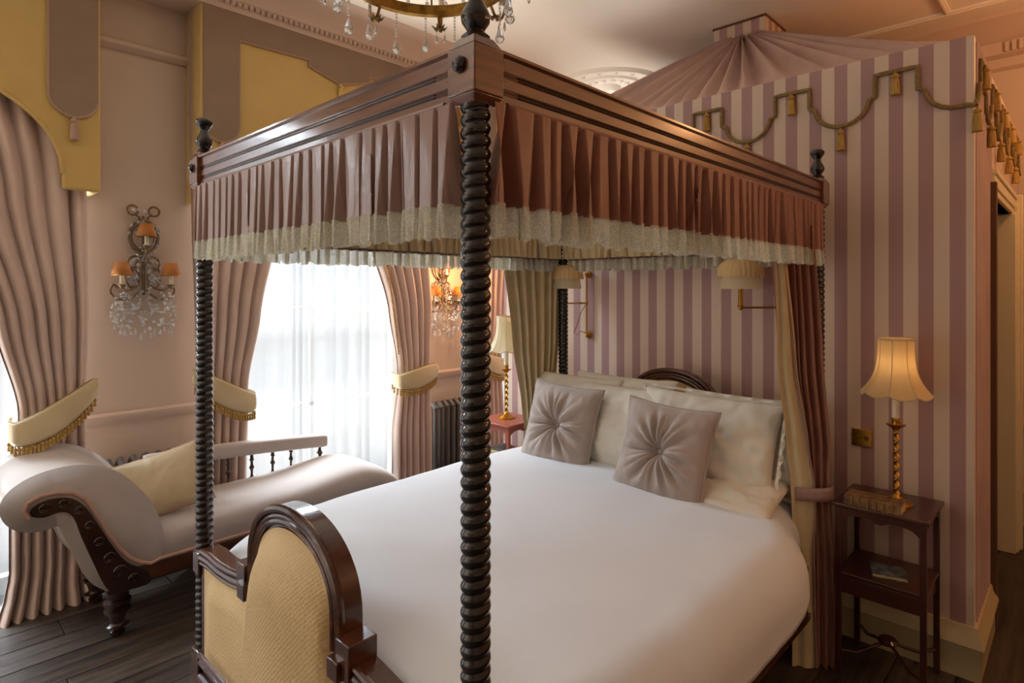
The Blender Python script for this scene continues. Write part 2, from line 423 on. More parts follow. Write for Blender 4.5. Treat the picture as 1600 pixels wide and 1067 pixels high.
# ceiling: panel mouldings and plaster rose
mb = MB(); mb.box(-1.07, XR, 4.04, 4.08, ZC - .02, ZC); mb.box(-1.07, XR, 4.05, 4.07, ZC - .03, ZC - .02)
mb.box(1.665, 1.705, 2.6, 4.04, ZC - .02, ZC); mb.box(1.675, 1.695, 2.6, 4.04, ZC - .03, ZC - .02)
struct('trim_6', mb, 'ceil', bevel=.004)
rc = (-.80, 3.74)
mb = MB().lathe([(.02, ZC - .035), (.06, ZC - .05), (.1, ZC - .03), (.12, ZC - .012), (.26, ZC - .012), (.28, ZC - .028), (.31, ZC - .028), (.33, ZC - .01), (.42, ZC - .01), (.44, ZC - .03), (.47, ZC - .03), (.49, ZC - .008), (.50, ZC)], (rc[0], rc[1], 0), 48)
rose = struct('trim_7', mb, 'ceil')
for k in range(16):
    a = 2 * PI * k / 16
    mb = MB(); cx, cy = rc[0] + .2 * math.cos(a), rc[1] + .2 * math.sin(a)
    mb.ball((cx, cy, ZC - .014), .03, 8, 4, .4); mb.ball((rc[0] + .375 * math.cos(a), rc[1] + .375 * math.sin(a), ZC - .012), .022, 8, 4, .5)
    obj('plaster_leaf', mb, 'ceil', rose)

# windows: sash frames with glazing bars and panes
for i, (a, b) in enumerate(WIN):
    xw = XW - .16
    mb = MB(); t = .055
    mb.box(xw - .03, xw + .03, a, a + t, 0.03, ZT); mb.box(xw - .03, xw + .03, b - t, b, 0.03, ZT)
    mb.box(xw - .03, xw + .03, a, b, 0, .09); mb.box(xw - .03, xw + .03, a, b, ZT - .06, ZT); mb.box(xw - .025, xw + .025, a, b, 1.42, 1.48)
    wn = struct('window_%d' % (i + 1), mb, 'white', smooth=False)
    c = (a + b) / 2
    obj('glazing_bar', MB().box(xw - .012, xw + .012, c - .014, c + .014, .09, ZT - .06), 'white', wn, smooth=False)
    for z in (.76, 2.2):
        obj('glazing_bar', MB().box(xw - .012, xw + .012, a + t, b - t, z - .014, z + .014), 'white', wn, smooth=False)
    for (y0, y1) in ((a + t, c - .014), (c + .014, b - t)):
        for (z0, z1) in ((.09, .746), (.774, 1.42), (1.48, 2.186), (2.214, ZT - .06)):
            obj('pane', MB().box(xw - .003, xw + .003, y0, y1, z0, z1), 'glass', wn, smooth=False)

# ================================================================ DRAPES
def drape(levels, nf, nu, nv, amp_shape=.75, ph=0.0, seed=0, axis='y', ext=1, lean=.35, wob=.25, puff=False):
    """levels: (z, a0, a1, base, amp) ascending z. returns fn(u,v) and MB"""
    z0, z1 = levels[0][0], levels[-1][0]
    rnd = [random.Random(seed * 77 + i).uniform(-1, 1) for i in range(nf + 3)]
    def fn(u, v):
        z = lerp(z0, z1, v)
        a0, a1, base, amp = interp(levels, z)
        g = u * nf
        i = int(g); r = lerp(rnd[i], rnd[i + 1], g - i)
        ang = 2 * PI * (g + wob * r) + ph + (.25 if not puff else .12) * math.sin(3 * z + seed)
        s = math.sin(ang); d = math.copysign(abs(s) ** amp_shape, s) if not puff else 1.9 * abs(math.sin(ang / 2)) ** .5 - 1.2
        wd = (a1 - a0) / nf
        a = lerp(a0, a1, u) + lean * wd * .5 * math.cos(ang) * min(1, amp / .02)
        b = base + amp * d * (1 + .3 * r)
        return (b, a, z) if axis == 'y' else (a, b, z)
    return MB().grid(fn, nu, nv)

XC = -1.53
def band(name, parent, pts, m='lining', fringe=True, thick=.012):
    """pts: (x,y,z_centre,height)"""
    def fn(u, v):
        k = u * (len(pts) - 1); i = min(int(k), len(pts) - 2); t = k - i
        p = [lerp(a, b, t) for a, b in zip(pts[i], pts[i + 1])]
        bul = .012 * math.sin(PI * v)
        return (p[0] + bul, p[1], p[2] + (v - .5) * p[3])
    mb = MB().grid(fn, 40, 9)
    tb = obj(name, mb, m, parent, solid=thick, smooth='all')
    # cord on both edges
    for e, vv in (('cord', 1.0), ('cord', 0.0)):
        obj('cord', MB().tube([Vector(fn(i / 39, vv)) for i in range(40)], .006, 6), 'cord', tb)
    if fringe:
        mbf = MB()
        for i in range(26):
            u = .04 + .94 * i / 25; p = Vector(fn(u, 0))
            mbf.ball((p.x, p.y, p.z - .022), .0095, 7, 5)
            mbf.tube([(p.x, p.y, p.z), (p.x, p.y, p.z - .02)], .003, 5)
            mbf.lathe([(.004, -.055), (.008, -.05), (.005, -.03)], (p.x, p.y, p.z), 6)
        obj('bead_fringe', mbf, 'tassel', tb, kind='stuff')
    return tb

def curtain(label, left, yo, yi_top, yi_mid, yi_tie, yi_bot, seed, nf=7, zt=3.28, tie_z=.97, rise=.2):
    """left=True : the panel hangs at the low-y side (outer edge yo, leading edge yi>yo) ; yo outer edge near the wall pier"""
    c = thing('curtain', label, 'curtain', (XC, (yo + yi_bot) / 2, 0), group='dusty pink window curtains')
    s = 1 if yi_top > yo else -1
    xo = XC + .10
    lv = [(0.0, yo - s * .015, yi_bot + s * .05, xo + .03, .060), (.10, yo - s * .0, yi_bot + s * .02, xo + .01, .050), (.22, yo, yi_bot, xo, .044), (.5, yo, yi_bot, xo, .040), (tie_z - .12, yo + s * .01, yi_tie, xo, .028), (tie_z + .05, yo + s * .015, yi_tie, xo, .024),
          (1.45, yo, yi_mid, xo, .036), (2.1, yo, lerp(yi_mid, yi_top, .5), xo - .055, .042), (2.75, yo, yi_top, xo - .10, .042), (zt, yo, yi_top, xo - .10, .042)]
    mb = drape(lv, nf, nf * 14, 70, seed=seed, wob=.2, puff=True, lean=0)
    obj('fabric', mb, 'curtain', c, smooth='all')
    # heavy tieback: high at the outer hook, low and deep at the leading edge
    W = abs(yi_tie - yo)
    pts = []
    for k in range(15):
        t = k / 14
        y = lerp(yo - s * .03, yi_tie + s * .02, t)
        zc = tie_z - .06 + rise * (1 - t) ** 1.5
        h = .075 + .075 * math.sin(PI * min(1, .05 + t * .85)) ** .8 if t > .06 else .05
        xx = xo + .01 + .075 * math.sin(PI * min(1, .1 + .75 * t)) ** .7
        pts.append((xx, y, zc, h))
    pts.append((xo, yi_tie + s * .035, pts[-1][2] + .01, pts[-1][3] * .9))
    pts.append((xo - .06, yi_tie + s * .02, pts[-1][2] + .02, pts[-1][3] * .7))
    tb = band('tieback', c, pts)
    return c
curtain('dusty pink curtain at far left with crescent tieback beside the chaise scroll', True, -.075, -.85, -.46, -.365, -.40, 1, 7)
curtain('dusty pink curtain left of the bright window, behind the left bed post', True, .44, 1.15, .83, .75, .74, 2, 6)
curtain('dusty pink curtain right of the bright window, tied in front of the far radiator', True, 2.20, 1.45, 1.80, 1.88, 1.84, 3, 6, rise=.06)
curtain('peach-lit curtain of the farthest window, seen behind the left bedside lamp', True, 2.70, 3.35, 3.06, 3.0, 3.02, 4, 6, rise=.1)
# bead trim hanging on the leading edge of the right-hand curtain
mb = MB()
for i in range(46):
    t = i / 45; z = lerp(1.80, 1.12, t); y = lerp(1.765, 1.865, t)
    mb.ball((XC + .13, y, z), .007, 6, 4)
o = obj('bead_trim', mb, 'oldgold', bpy.data.objects['curtain.002'], kind='stuff')

def sheer(label, y0, y1, seed):
    mb = drape([(0.02, y0, y1, XW + .07, .016), (1.5, y0, y1, XW + .07, .013), (2.93, y0, y1, XW + .07, .010)], 15, 15 * 12, 24, seed=seed, lean=.15, wob=.8, amp_shape=1.3)
    o = obj('voile_curtain', mb, 'sheer', smooth='all')
    tag(o, label, 'curtain', 'white voile curtains')
sheer('white voile sliver at the far left edge beyond the first pink curtain', -1.68, -.10, 11)
sheer('bright white voile filling the middle window behind the bed', .56, 2.16, 12)
sheer('white voile of the farthest window behind the left bedside table', 2.76, 4.38, 13)

# ---------------------------------------------------------------- pelmets
def tassel_mb(c, L=.10, r=.018, d=(1, 0)):
    mb = MB()
    mb.lathe([(r * .35, 0), (r * .55, -.08 * L), (r * .95, -.14 * L), (r * .95, -.2 * L), (r * .6, -.26 * L), (r * .85, -.32 * L), (r * 1.02, -.6 * L), (r * 1.12, -1.0 * L), (r * .3, -1.0 * L)], c, 12)
    return mb
def pelmet(label, y0, y1, seed):
    xf = -1.40; yc = (y0 + y1) / 2; W = (y1 - y0) / 2
    p = thing('pelmet', label, 'pelmet', (XW, yc, 2.1), group='mustard pelmets with taupe panels')
    ztop = 3.32
    # yellow board with an arch cut out of its foot
    arch = []
    n = 22; wa = W - .165
    for k in range(n + 1):
        a = PI * k / n
        arch.append((yc + wa * math.cos(a), 2.26 + .44 * math.sin(a) ** .85 if 0 < k < n else 2.12))
    arch = [(yc + wa, 2.12), (yc + wa + .0, 2.2)] + [(yc + wa * math.cos(PI * k / n), 2.22 + .46 * math.sin(PI * k / n)) for k in range(n + 1)] + [(yc - wa, 2.2), (yc - wa, 2.12)]
    # build as strips so that the concave face triangulates cleanly
    mb = MB()
    top = [(q[0], ztop) for q in arch]
    poly = [(y1, 2.12), (y1, ztop)] + [(y0, ztop), (y0, 2.12)] + arch[::-1]
    mb.prism(poly, xf - .03, xf, 'x')
    obj('board', mb, 'yellow', p, bevel=.012)
    for (a, b) in ((y0, y0 + .03), (y1 - .03, y1)):
        obj('return_board', MB().box(XW, xf - .01, a, b, 2.12, ztop), 'yellow', p, bevel=.01)
    # taupe overlay: two tongues joined by a stepped band
    tw = .105
    def tongue(c0):
        pts = []
        for k in range(15):
            a = PI + PI * k / 14
            pts.append((c0 + tw * math.cos(a), 2.60 + .11 * math.sin(a)))
        return pts
    yl = y0 + .013 + tw; yr = y1 - .013 - tw
    poly = tongue(yl) + [(yl + tw, 3.125), (yc - .235, 3.135), (yc - .235, 3.095), (yc - .01, 3.03), (yc + .01, 3.03), (yc + .235, 3.095), (yc + .235, 3.135), (yr - tw, 3.125)] + tongue(yr) + [(yr + tw, ztop), (yl - tw, ztop)]
    obj('overlay_panel', MB().prism(poly, xf, xf + .014, 'x'), 'taupe', p, bevel=.004)
    edge = poly[:-2]
    obj('piping', MB().tube([(xf + .012, q[0], q[1]) for q in edge], .006, 6), 'taupe_edge', p)
    # fabric border following the arch
    obj('arch_border', MB().tube([(xf + .0, q[0], q[1]) for q in arch[1:-1]], .010, 6), 'yellow', p)
    for (yy, zz) in ((yl, 2.487), (yr, 2.487), (yc, 3.03)):
        obj('tassel', tassel_mb((xf + .02, yy, zz), .115, .019), 'taupe_edge' if zz < 3 else 'yellow', p)
    return p
pelmet('mustard pelmet over the far left window, taupe tongue and dangling tassel', -1.80, -.03, 1)
pelmet('mustard pelmet over the bright window behind the bed canopy', .461, 2.27, 2)
pelmet('mustard pelmet of the farthest window, mostly hidden behind the bed canopy', 2.66, 4.46, 3)

# ---------------------------------------------------------------- radiators
def radiator(label, y0, y1, top=.64):
    r = thing('radiator', label, 'radiator', (XW + .1, (y0 + y1) / 2, 0), group='cast iron column radiators')
    n = int((y1 - y0) / .062)
    for k in range(n):
        y = y0 + .031 + k * .062
        mb = MB()
        for xx in (XW + .065, XW + .145):
            mb.tube([(xx, y, .09), (xx, y, .15), (xx, y, top - .06), (xx, y, top - .02)], [.014, .019, .019, .014], 8)
        mb.tube([(XW + .055, y, .10), (XW + .105, y, .08), (XW + .155, y, .10)], .022, 8)
        mb.tube([(XW + .055, y, top - .04), (XW + .08, y, top - .015), (XW + .105, y, top), (XW + .13, y, top - .015), (XW + .155, y, top - .04)], .021, 8)
        obj('column', mb, 'radiator', r)
    for y in (y0 + .03, y1 - .03):
        obj('foot', MB().box(XW + .05, XW + .16, y - .012, y + .012, 0, .08), 'radiator', r, bevel=.004)
radiator('dark cast iron radiator behind the chaise back rail, under the crystal sconce', .0, .42, .655)
radiator('grey cast iron radiator right of the bright window curtain, by the central post', 2.27, 2.66, .66)

# ---------------------------------------------------------------- crystal wall sconces
def arc(cx, cz, r, a0, a1, n=12, x=0, sx=1.0):
    return [(x, cx + r * sx * math.cos(lerp(a0, a1, k / n)), cz + r * math.sin(lerp(a0, a1, k / n))) for k in range(n + 1)]
def crystal_sconce(label, y, z0, lit=False):
    """authored in local coords: x out of the wall, y along the wall, z up; origin at wall, sconce centre"""
    s = thing('crystal_sconce', label, 'wall light', (XW, y, z0), group='three light crystal wall sconces')
    f = MB()
    ring = [(.03, .075 * math.cos(2 * PI * k / 28), .18 + .095 * math.sin(2 * PI * k / 28)) for k in range(28)]
    f.tube(ring, .009, 7, closed=True)
    f.tube([(.02, .058 * math.cos(2 * PI * k / 24), .18 + .075 * math.sin(2 * PI * k / 24)) for k in range(24)], .004, 6, closed=True)
    arms = []
    for sg in (-1, 1):
        f.tube(arc(sg * .055, .33, .028, 0, 2 * PI, 14, .03), .006, 6)          # top scroll loops
        f.tube([(.03, sg * .03, .265), (.03, sg * .02, .29), (.03, sg * .045, .31)], .006, 6)
        arms.append(soft([(.03, 0, .08), (.03, sg * .03, .04), (.03, sg * .04, -.01), (.035, sg * .02, -.05), (.04, sg * .03, -.1), (.05, sg * .06, -.125), (.07, sg * .1, -.13), (.09, sg * .125, -.10), (.10, sg * .12, -.06)]))
        arms.append(soft([(.03, sg * .03, .0), (.03, sg * .075, -.01), (.03, sg * .092, -.06), (.03, sg * .065, -.115), (.03, sg * .025, -.10), (.035, sg * .03, -.07)]))
        arms.append(soft([(.03, sg * .01, -.13), (.03, sg * .07, -.18), (.03, sg * .13, -.18), (.03, sg * .165, -.14), (.03, sg * .15, -.10), (.03, sg * .125, -.12)]))
        arms.append(soft([(.03, sg * .03, .07), (.03, sg * .075, .05), (.03, sg * .08, .0), (.03, sg * .05, -.02)]))
    for q in arms: f.tube(q, .0062, 7)
    f.tube([(.03, 0, .3), (.03, 0, -.16)], .008, 7)
    f.tube([(.03, 0, .05), (.07, 0, .05), (.09, 0, .09), (.09, 0, .12)], .006, 6)
    obj('frame', f, 'antique', s, local=True)
    rz = lambda z: z if z > .12 else .12 + (z - .12) * 1.5
    f.v = [(a, b, rz(q)) for a, b, q in f.v]
    bk = MB().lathe([(.03, 0), (.03, .012), (.012, .02)], (0, 0, .1), 14, 'x'); obj('back_plate', bk, 'antique', s, local=True)
    for n, (yy, zz, xx) in enumerate(((0, .13, .09), (-.125, -.095, .10), (.125, -.095, .10))):
        cd = obj('candle_tube', MB().lathe([(.018, -.012), (.018, 0), (.011, .0), (.011, .055), (.004, .058)], (xx, yy, zz), 12), 'candle', s, local=True)
        obj('drip_cup', MB().lathe([(.006, -.03), (.02, -.012), (.024, -.004), (.011, 0)], (xx, yy, zz), 12), 'antique', s, local=True)
        sh = obj('shade', MB().lathe([(.052, .048), (.03, .122)], (xx, yy, zz), 20, caps=False), 'shade_glow' if lit else 'shade_amber', s, local=True, solid=.002)
        obj('shade_trim', MB().tube([(xx + .052 * math.cos(2 * PI * k / 20), yy + .052 * math.sin(2 * PI * k / 20), zz + .048) for k in range(20)], .0025, 5, closed=True), 'oldgold', sh, local=True)
    rnd = random.Random(5)
    cr = MB()
    for q in arms:
        for p in q[::2]: cr.ball((p.x + .009, p.y + rnd.uniform(-.006, .006), rz(p.z) + rnd.uniform(-.006, .006)), rnd.uniform(.008, .013), 6, 4)
    for k in range(120):
        a = rnd.uniform(0, 2 * PI)
        typ = k % 4
        if typ == 0: p = (.035, .078 * math.cos(a), .18 + .098 * math.sin(a))
        elif typ == 1: p = (.05 + rnd.uniform(0, .05), rnd.uniform(-.15, .15), -.15 + rnd.uniform(-.05, .05))
        elif typ == 2: p = (.045, rnd.uniform(-.05, .05), rnd.uniform(-.1, .34))
        else: p = (.06, rnd.choice((-1, 1)) * (.12 + rnd.uniform(-.05, .04)), -.1 + rnd.uniform(-.07, .04))
        cr.ball((p[0], p[1], rz(p[2])), rnd.uniform(.007, .0135), 6, 4)
    obj('crystal_beads', cr, 'crystal', s, local=True, smooth=False, kind='stuff')
    for k in range(13):
        yy = -.15 + .3 * k / 12; L = .028 + .014 * (k % 3)
        zt = -.19 - .035 * math.cos(PI * (k - 6) / 12) * (1 if k % 2 else .5)
        obj('crystal_drop', MB().lathe([(.001, 0), (.004, -.006), (.009, -L * .65), (.007, -L * .85), (.001, -L)], (.06 + .02 * (k % 2), yy, rz(zt) + .02), 7), 'crystal', s, local=True, smooth=False)
    return s
crystal_sconce('three-light crystal sconce with unlit amber shades on the pink wall, left of the bed', .225, 1.735)
s2 = crystal_sconce('lit three-light crystal sconce glowing orange beyond the central post', 2.47, 1.60, True)
point('sconce_lamp', (XW + .30, 2.50, 1.72), 9, (1.0, 0.52, 0.22), .06)

# ================================================================ STRIPED PAVILION
TX0, TX1, TY0, TY1, TZ = -.71, 2.013, 2.30, YF, 2.665
pv = thing('striped_pavilion', 'striped mauve and cream silk pavilion with pleated tent roof behind the bed', 'pavilion', (0, 0, 0))
obj('front_panel', MB().box(TX0, TX1, TY0, TY0 + .05, 0, TZ), 'stripe_x', pv, smooth=False)
D0, D1, DZ = 2.86, 3.93, 2.07
mb = MB(); mb.box(TX1 - .05, TX1 - .001, TY0 + .05, D0, 0, TZ - .002); mb.box(TX1 - .05, TX1 - .001, D1, TY1, 0, TZ - .002); mb.box(TX1 - .05, TX1 - .001, D0, D1, DZ, TZ - .002)
obj('side_panel', mb, 'stripe_y', pv, smooth=False, label='pinkish side of the pavilion with the doorway')
obj('side_panel', MB().box(TX0 + .001, TX0 + .05, TY0 + .05, TY1, 0, TZ - .002), 'stripe_y', pv, smooth=False)
mb = MB()
for k in range(11):
    y = TY0 + .06 + k * .05
    mb.tube([(TX1 + .002, y, .2), (TX1 + .002, y, TZ - .01)], .006, 6)
obj('side_pleats', mb, 'roof_silk', pv)
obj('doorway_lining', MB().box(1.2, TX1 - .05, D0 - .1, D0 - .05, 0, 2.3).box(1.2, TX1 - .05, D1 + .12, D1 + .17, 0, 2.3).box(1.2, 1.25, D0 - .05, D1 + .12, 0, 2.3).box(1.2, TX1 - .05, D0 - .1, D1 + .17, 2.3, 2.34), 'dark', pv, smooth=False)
df = obj('door_frame', MB(), 'cream', pv) if False else None
mb = MB()
def archi(mb, y0, y1, z0, z1):
    mb.box(TX1 - .06, TX1 + .018, y0, y1, z0, z1)
fr = MB()
fr.box(TX1 - .24, TX1 + .03, D1 - .006, D1 + .035, 0, DZ); fr.box(TX1 - .06, TX1 + .04, D1 + .035, D1 + .095, 0, DZ + .06); fr.box(TX1 - .06, TX1 + .055, D1 + .095, D1 + .12, 0, DZ + .12)
fr.box(TX1 - .06, TX1 + .015, D0 + .0, D1, DZ, DZ + .035); fr.box(TX1 - .06, TX1 + .022, D0 - .0, D1 + .09, DZ + .035, DZ + .09); fr.box(TX1 - .06, TX1 + .03, D0 - .0, D1 + .12, DZ + .09, DZ + .12)
obj('door_jamb', MB().box(TX1 - .06, TX1 + .030, D0 - .05, D0, 0, DZ + .05), 'dark', pv, bevel=.003, label='dark brown near door jamb')
obj('door_frame', fr, 'cream', pv, bevel=.005, label='cream moulded architrave')
# skirting
bpf = base_pf(.215, .025)
def swept(prof, stations):
    mb = MB(); n = len(prof)
    vs = [f(p) for f in stations for p in prof]; fs = []
    for k in range(len(stations) - 1):
        for i in range(n):
            j = (i + 1) % n; fs.append((k * n + i, k * n + j, (k + 1) * n + j, (k + 1) * n + i))
    fs.append(tuple(range(n))); fs.append(tuple((len(stations) - 1) * n + i for i in range(n - 1, -1, -1)))
    return mb.add(vs, fs)
obj('skirting', swept(bpf, [lambda p: (TX0, TY0 - p[0], p[1]), lambda p: (TX1 + p[0], TY0 - p[0], p[1]), lambda p: (TX1 + p[0], D0 - .03, p[1])]), 'base', pv)
# crown box
BX0, BX1, BY0, BZ0 = .44, .80, 3.25, 3.325
BYc = BY0 + .18
mb = MB().box(BX0, BX1, BY0, BY0 + .36, BZ0, ZC - .012)
obj('crown_box', mb, 'stripe_x', pv, bevel=.003)
obj('crown_side', MB().box(BX1, BX1 + .002, BY0 + .001, BY0 + .359, BZ0, ZC - .013), 'stripe_crown', pv, smooth=False)
obj('crown_cap', MB().box(BX0 - .006, BX1 + .006, BY0 - .006, BY0 + .366, ZC - .014, ZC), 'dark', pv, smooth=False)
obj('crown_cord', MB().tube([(BX0 - .004, BY0 - .004, BZ0), (BX1 + .004, BY0 - .004, BZ0), (BX1 + .004, BY0 + .364, BZ0), (BX0 - .004, BY0 + .364, BZ0)], .007, 6, closed=True), 'cord', pv)
# pleated roof: four gathered sides
def roof_side(P0, P1, Q0, Q1, nf, seed):
    P0, P1, Q0, Q1 = [Vector(p) for p in (P0, P1, Q0, Q1)]
    rnd = [random.Random(seed * 31 + i).uniform(-1, 1) for i in range(nf + 2)]
    nrm = (P1 - P0).cross(Q0 - P0).normalized()
    if nrm.z < 0: nrm = -nrm
    def fn(u, v):
        c = 2 * u - 1
        uq = .5 + .5 * math.copysign(abs(c) ** 1.8, c) * 1.0
        g = u * nf; i = int(g); r = lerp(rnd[i], rnd[i + 1], g - i)
        a = P0.lerp(P1, u); b = Q0.lerp(Q1, lerp(u, uq, v * .9))
        p = a.lerp(b, v)
        p.z = lerp(a.z, b.z, v ** 1.12)
        ang = 2 * PI * (g + .35 * r)
        amp = (.085 * math.sin(PI * min(1, v * .62 + .19)) ** 1 + .0) * sm(v / .14) * sm(min(u, 1 - u) / .04)
        s = math.sin(ang)
        fold = (1 - abs(s)) ** .8
        return tuple(p + nrm * amp * (fold - .35) * (1 + .4 * r))
    return MB().grid(fn, nf * 14, 34)
e = .004
cor = [(TX0 + e, TY0 + .03, TZ - .004), (TX1 - .01, TY0 + .03, TZ - .004), (TX1 - .01, TY1, TZ - .004), (TX0 + e, TY1, TZ - .004)]
cq = [(BX0 + .004, BY0 + .004, BZ0 + .005), (BX1 - .004, BY0 + .004, BZ0 + .005), (BX1 - .004, BY0 + .356, BZ0 + .005), (BX0 + .004, BY0 + .356, BZ0 + .005)]
for i in range(4):
    j = (i + 1) % 4
    obj('roof_drape', roof_side(cor[i], cor[j], cq[i], cq[j], 9 if i % 2 == 0 else 8, i), 'roof_silk', pv, smooth='all')
# rope trim and tassels
def rope_points(c, half, n=12):
    # one period centred on a raised bar
    return None
def rope_line(a_start, a_end, place):
    """place(a, z) -> 3D ; pattern: raised bar centre c (period .44)"""
    out = []
    per = .4415
    k = math.floor((a_start - 1.737) / per) - 1
    pts = []
    while True:
        c = 1.737 + k * per
        if c - .3 > a_end: break
        seq = [(c - .081, 2.483), (c - .081, 2.580), (c + .081, 2.580), (c + .081, 2.483), (c + .106, 2.473)]
        arcp = [(c + per / 2 + .113 * math.cos(PI + PI * t / 12), 2.475 + .10 * math.sin(PI + PI * t / 12)) for t in range(1, 12)]
        pts += seq + arcp + [(c + per - .106, 2.473)]
        k += 1
    for p in pts:
        if a_start <= p[0] <= a_end: out.append(p)
    # densify
    res = []
    for a, b in zip(out, out[1:]):
        n = max(1, int(math.hypot(b[0] - a[0], b[1] - a[1]) / .02))
        for t in range(n): res.append(place(lerp(a[0], b[0], t / n), lerp(a[1], b[1], t / n)))
    res.append(place(*out[-1]))
    return res
fp = lambda a, z: (a, TY0 - .012, z)
rp = rope_line(TX0 + .01, TX1 - .003, fp) + [(TX1 + .006, TY0 - .006, 2.371)]
obj('rope_trim', MB().tube(rp, .0095, 8), 'cord', pv)
sp_ = lambda a, z: (TX1 + .012, a - TX1 + TY0, z)
obj('rope_trim', MB().tube([(TX1 + .006, TY0 - .004, 2.371)] + rope_line(TX1 + .004, TX1 + (TY1 - TY0) - .06, sp_), .0095, 8), 'cord', pv)
def tassel(c):
    t = obj('tassel', tassel_mb(c, .100, .0175), 'tassel', pv)
    mb = MB().tube([(c[0], c[1], c[2] + .006), (c[0], c[1], c[2] - .006)], .004, 6)
    mb.lathe([(.008, -.028), (.013, -.022), (.013, -.016), (.008, -.010)], c, 10)
    obj('tassel_head', mb, 'oldgold', t)
for k in range(-6, 1):
    c = 1.737 + k * .4415
    if c > TX0 + .05: tassel((c, TY0 - .018, 2.572))
    b = c - .2208
    if b > TX0 + .05: tassel((b, TY0 - .018, 2.362))
tassel((TX1 + .012, TY0 - .012, 2.36))
for k in range(0, 6):
    c = 1.737 + .4415 * (k + 1) - TX1 + TY0; b = c + .2208
    if c < TY1 - .2: tassel((TX1 + .022, c, 2.572))
    if b < TY1 - .2: tassel((TX1 + .022, b, 2.362))

# socket plate on the striped wall
op = thing('socket_plate', 'small square brass socket plate on the striped wall above the nightstand', 'socket', (1.60, TY0, .93))
obj('plate', MB().box(1.560, 1.643, TY0 - .008, TY0, .888, .968), 'gold', op, bevel=.003)
for xx in (1.583, 1.62):
    obj('switch', MB().lathe([(.009, -.014), (.011, -.008)], (xx, TY0, .928), 10, 'y'), 'oldgold', op)

# ================================================================ FOUR POSTER BED
W, LB = 1.47, 2.10
bed = thing('four_poster_bed', 'mahogany four-poster bed with barley-twist posts and frilled satin valance', 'bed', (W / 2, LB / 2, 0))
def post(x, y, foot=True, seed=0):
    R0 = .0262; A = .0062; pitch = .0256
    zb, zt = .30, 1.985
    def fn(u, v):
        z = lerp(zb, zt, v); th = 2 * PI * u
        ph = (z / pitch - u) % 1.0
        r = R0 - .0015 + A * (abs(math.sin(PI * ph)) ** .75)
        return (x + r * math.cos(th), y + r * math.sin(th), z)
    nv = int((zt - zb) / pitch * 9)
    mb = MB().grid(fn, 24, nv, closed_u=True)
    p = obj('post', mb, 'black', bed, smooth='all')
    # square joint blocks
    h = .040
    b = MB()
    b.box(x - h, x + h, y - h, y + h, 1.995, 2.088)
    # chamfered shoulders
    def frus(z0, s0, z1, s1):
        b.add([(x - s0, y - s0, z0), (x + s0, y - s0, z0), (x + s0, y + s0, z0), (x - s0, y + s0, z0), (x - s1, y - s1, z1), (x + s1, y - s1, z1), (x + s1, y + s1, z1), (x - s1, y + s1, z1)],
              [(0, 3, 2, 1), (4, 5, 6, 7), (0, 1, 5, 4), (1, 2, 6, 5), (2, 3, 7, 6), (3, 0, 4, 7)])
    frus(2.088, h, 2.112, .026); frus(1.978, .028, 1.995, h)
    obj('corner_block', b, 'rail', p, bevel=.003)
    rb = MB().lathe([(.0165, -.046), (.0165, -.043), (.014, -.050), (.008, -.054), (.001, -.0555)], (x, y, 2.052), 16, 'y'); obj('turned_boss', rb, 'black', p)
    b = MB(); b.box(x - .031, x + .031, y - .031, y + .031, .573, .655); obj('joint_block', b, 'wood', p, bevel=.006)
    b = MB(); b.box(x - .034, x + .034, y - .034, y + .034, .05, .30); b.box(x - .028, x + .028, y - .028, y + .028, 0, .05); obj('foot_block', b, 'wood', p, bevel=.005)
    f = MB().lathe([(.026, 2.108), (.029, 2.116), (.021, 2.124), (.017, 2.129), (.028, 2.145), (.030, 2.157), (.025, 2.170), (.015, 2.188), (.013, 2.197), (.020, 2.207), (.030, 2.222), (.030, 2.231), (.022, 2.240), (.004, 2.244)], (x, y, 0), 24)
    obj('finial', f, 'black', p)
    return p
for (x, y) in ((0, 0), (W, 0), (W, LB), (0, LB)): post(x, y)
# canopy rails with sunk double grooves
def canopy_rail(p0, p1, out):
    """p0,p1 ends on the centre line ; out = outward unit vector (2D)"""
    (x0, y0), (x1, y1) = p0, p1
    L = math.hypot(x1 - x0, y1 - y0); tx, ty = (x1 - x0) / L, (y1 - y0) / L
    def P(a, o, z): return (x0 + tx * a + out[0] * o, y0 + ty * a + out[1] * o, z)
    prof = [(.000, 1.990), (.026, 1.990), (.026, 2.008), (.0215, 2.0115), (.026, 2.015), (.0215, 2.0185), (.026, 2.022), (.026, 2.043), (.0215, 2.0465), (.026, 2.050), (.0215, 2.0535), (.026, 2.057), (.026, 2.084), (.034, 2.088), (.034, 2.094), (.0, 2.094)]
    mb = MB(); n = len(prof)
    vs = [P(0, o, z) for o, z in prof] + [P(L, o, z) for o, z in prof]
    fs = [tuple(range(n)), tuple(range(2 * n - 1, n - 1, -1))] + [(i, i + n, (i + 1) % n + n, (i + 1) % n) for i in range(n)]
    mb.add(vs, fs)
    r = obj('canopy_rail', mb, 'rail', bed)
    g = MB()
    for zz in (2.0115, 2.0185, 2.0465, 2.0535):
        g.tube([P(.06, .0225, zz), P(L - .06, .0225, zz)], .0026, 6)
    obj('groove_line', g, 'groove', r)
    t = MB()
    t.tube([P(.02, .028, 1.987), P(L - .02, .028, 1.987)], .0075, 6)
    obj('fabric_band', t, 'satin' if out[1] else 'rust', r)  # long-side bands carry the warm lamplight tone as their colour
    return r
h = .040
canopy_rail((h, 0), (W - h, 0), (0, -1)); canopy_rail((W, h), (W, LB - h), (1, 0))
canopy_rail((0, h), (0, LB - h), (-1, 0)); canopy_rail((h, LB), (W - h, LB), (0, 1))

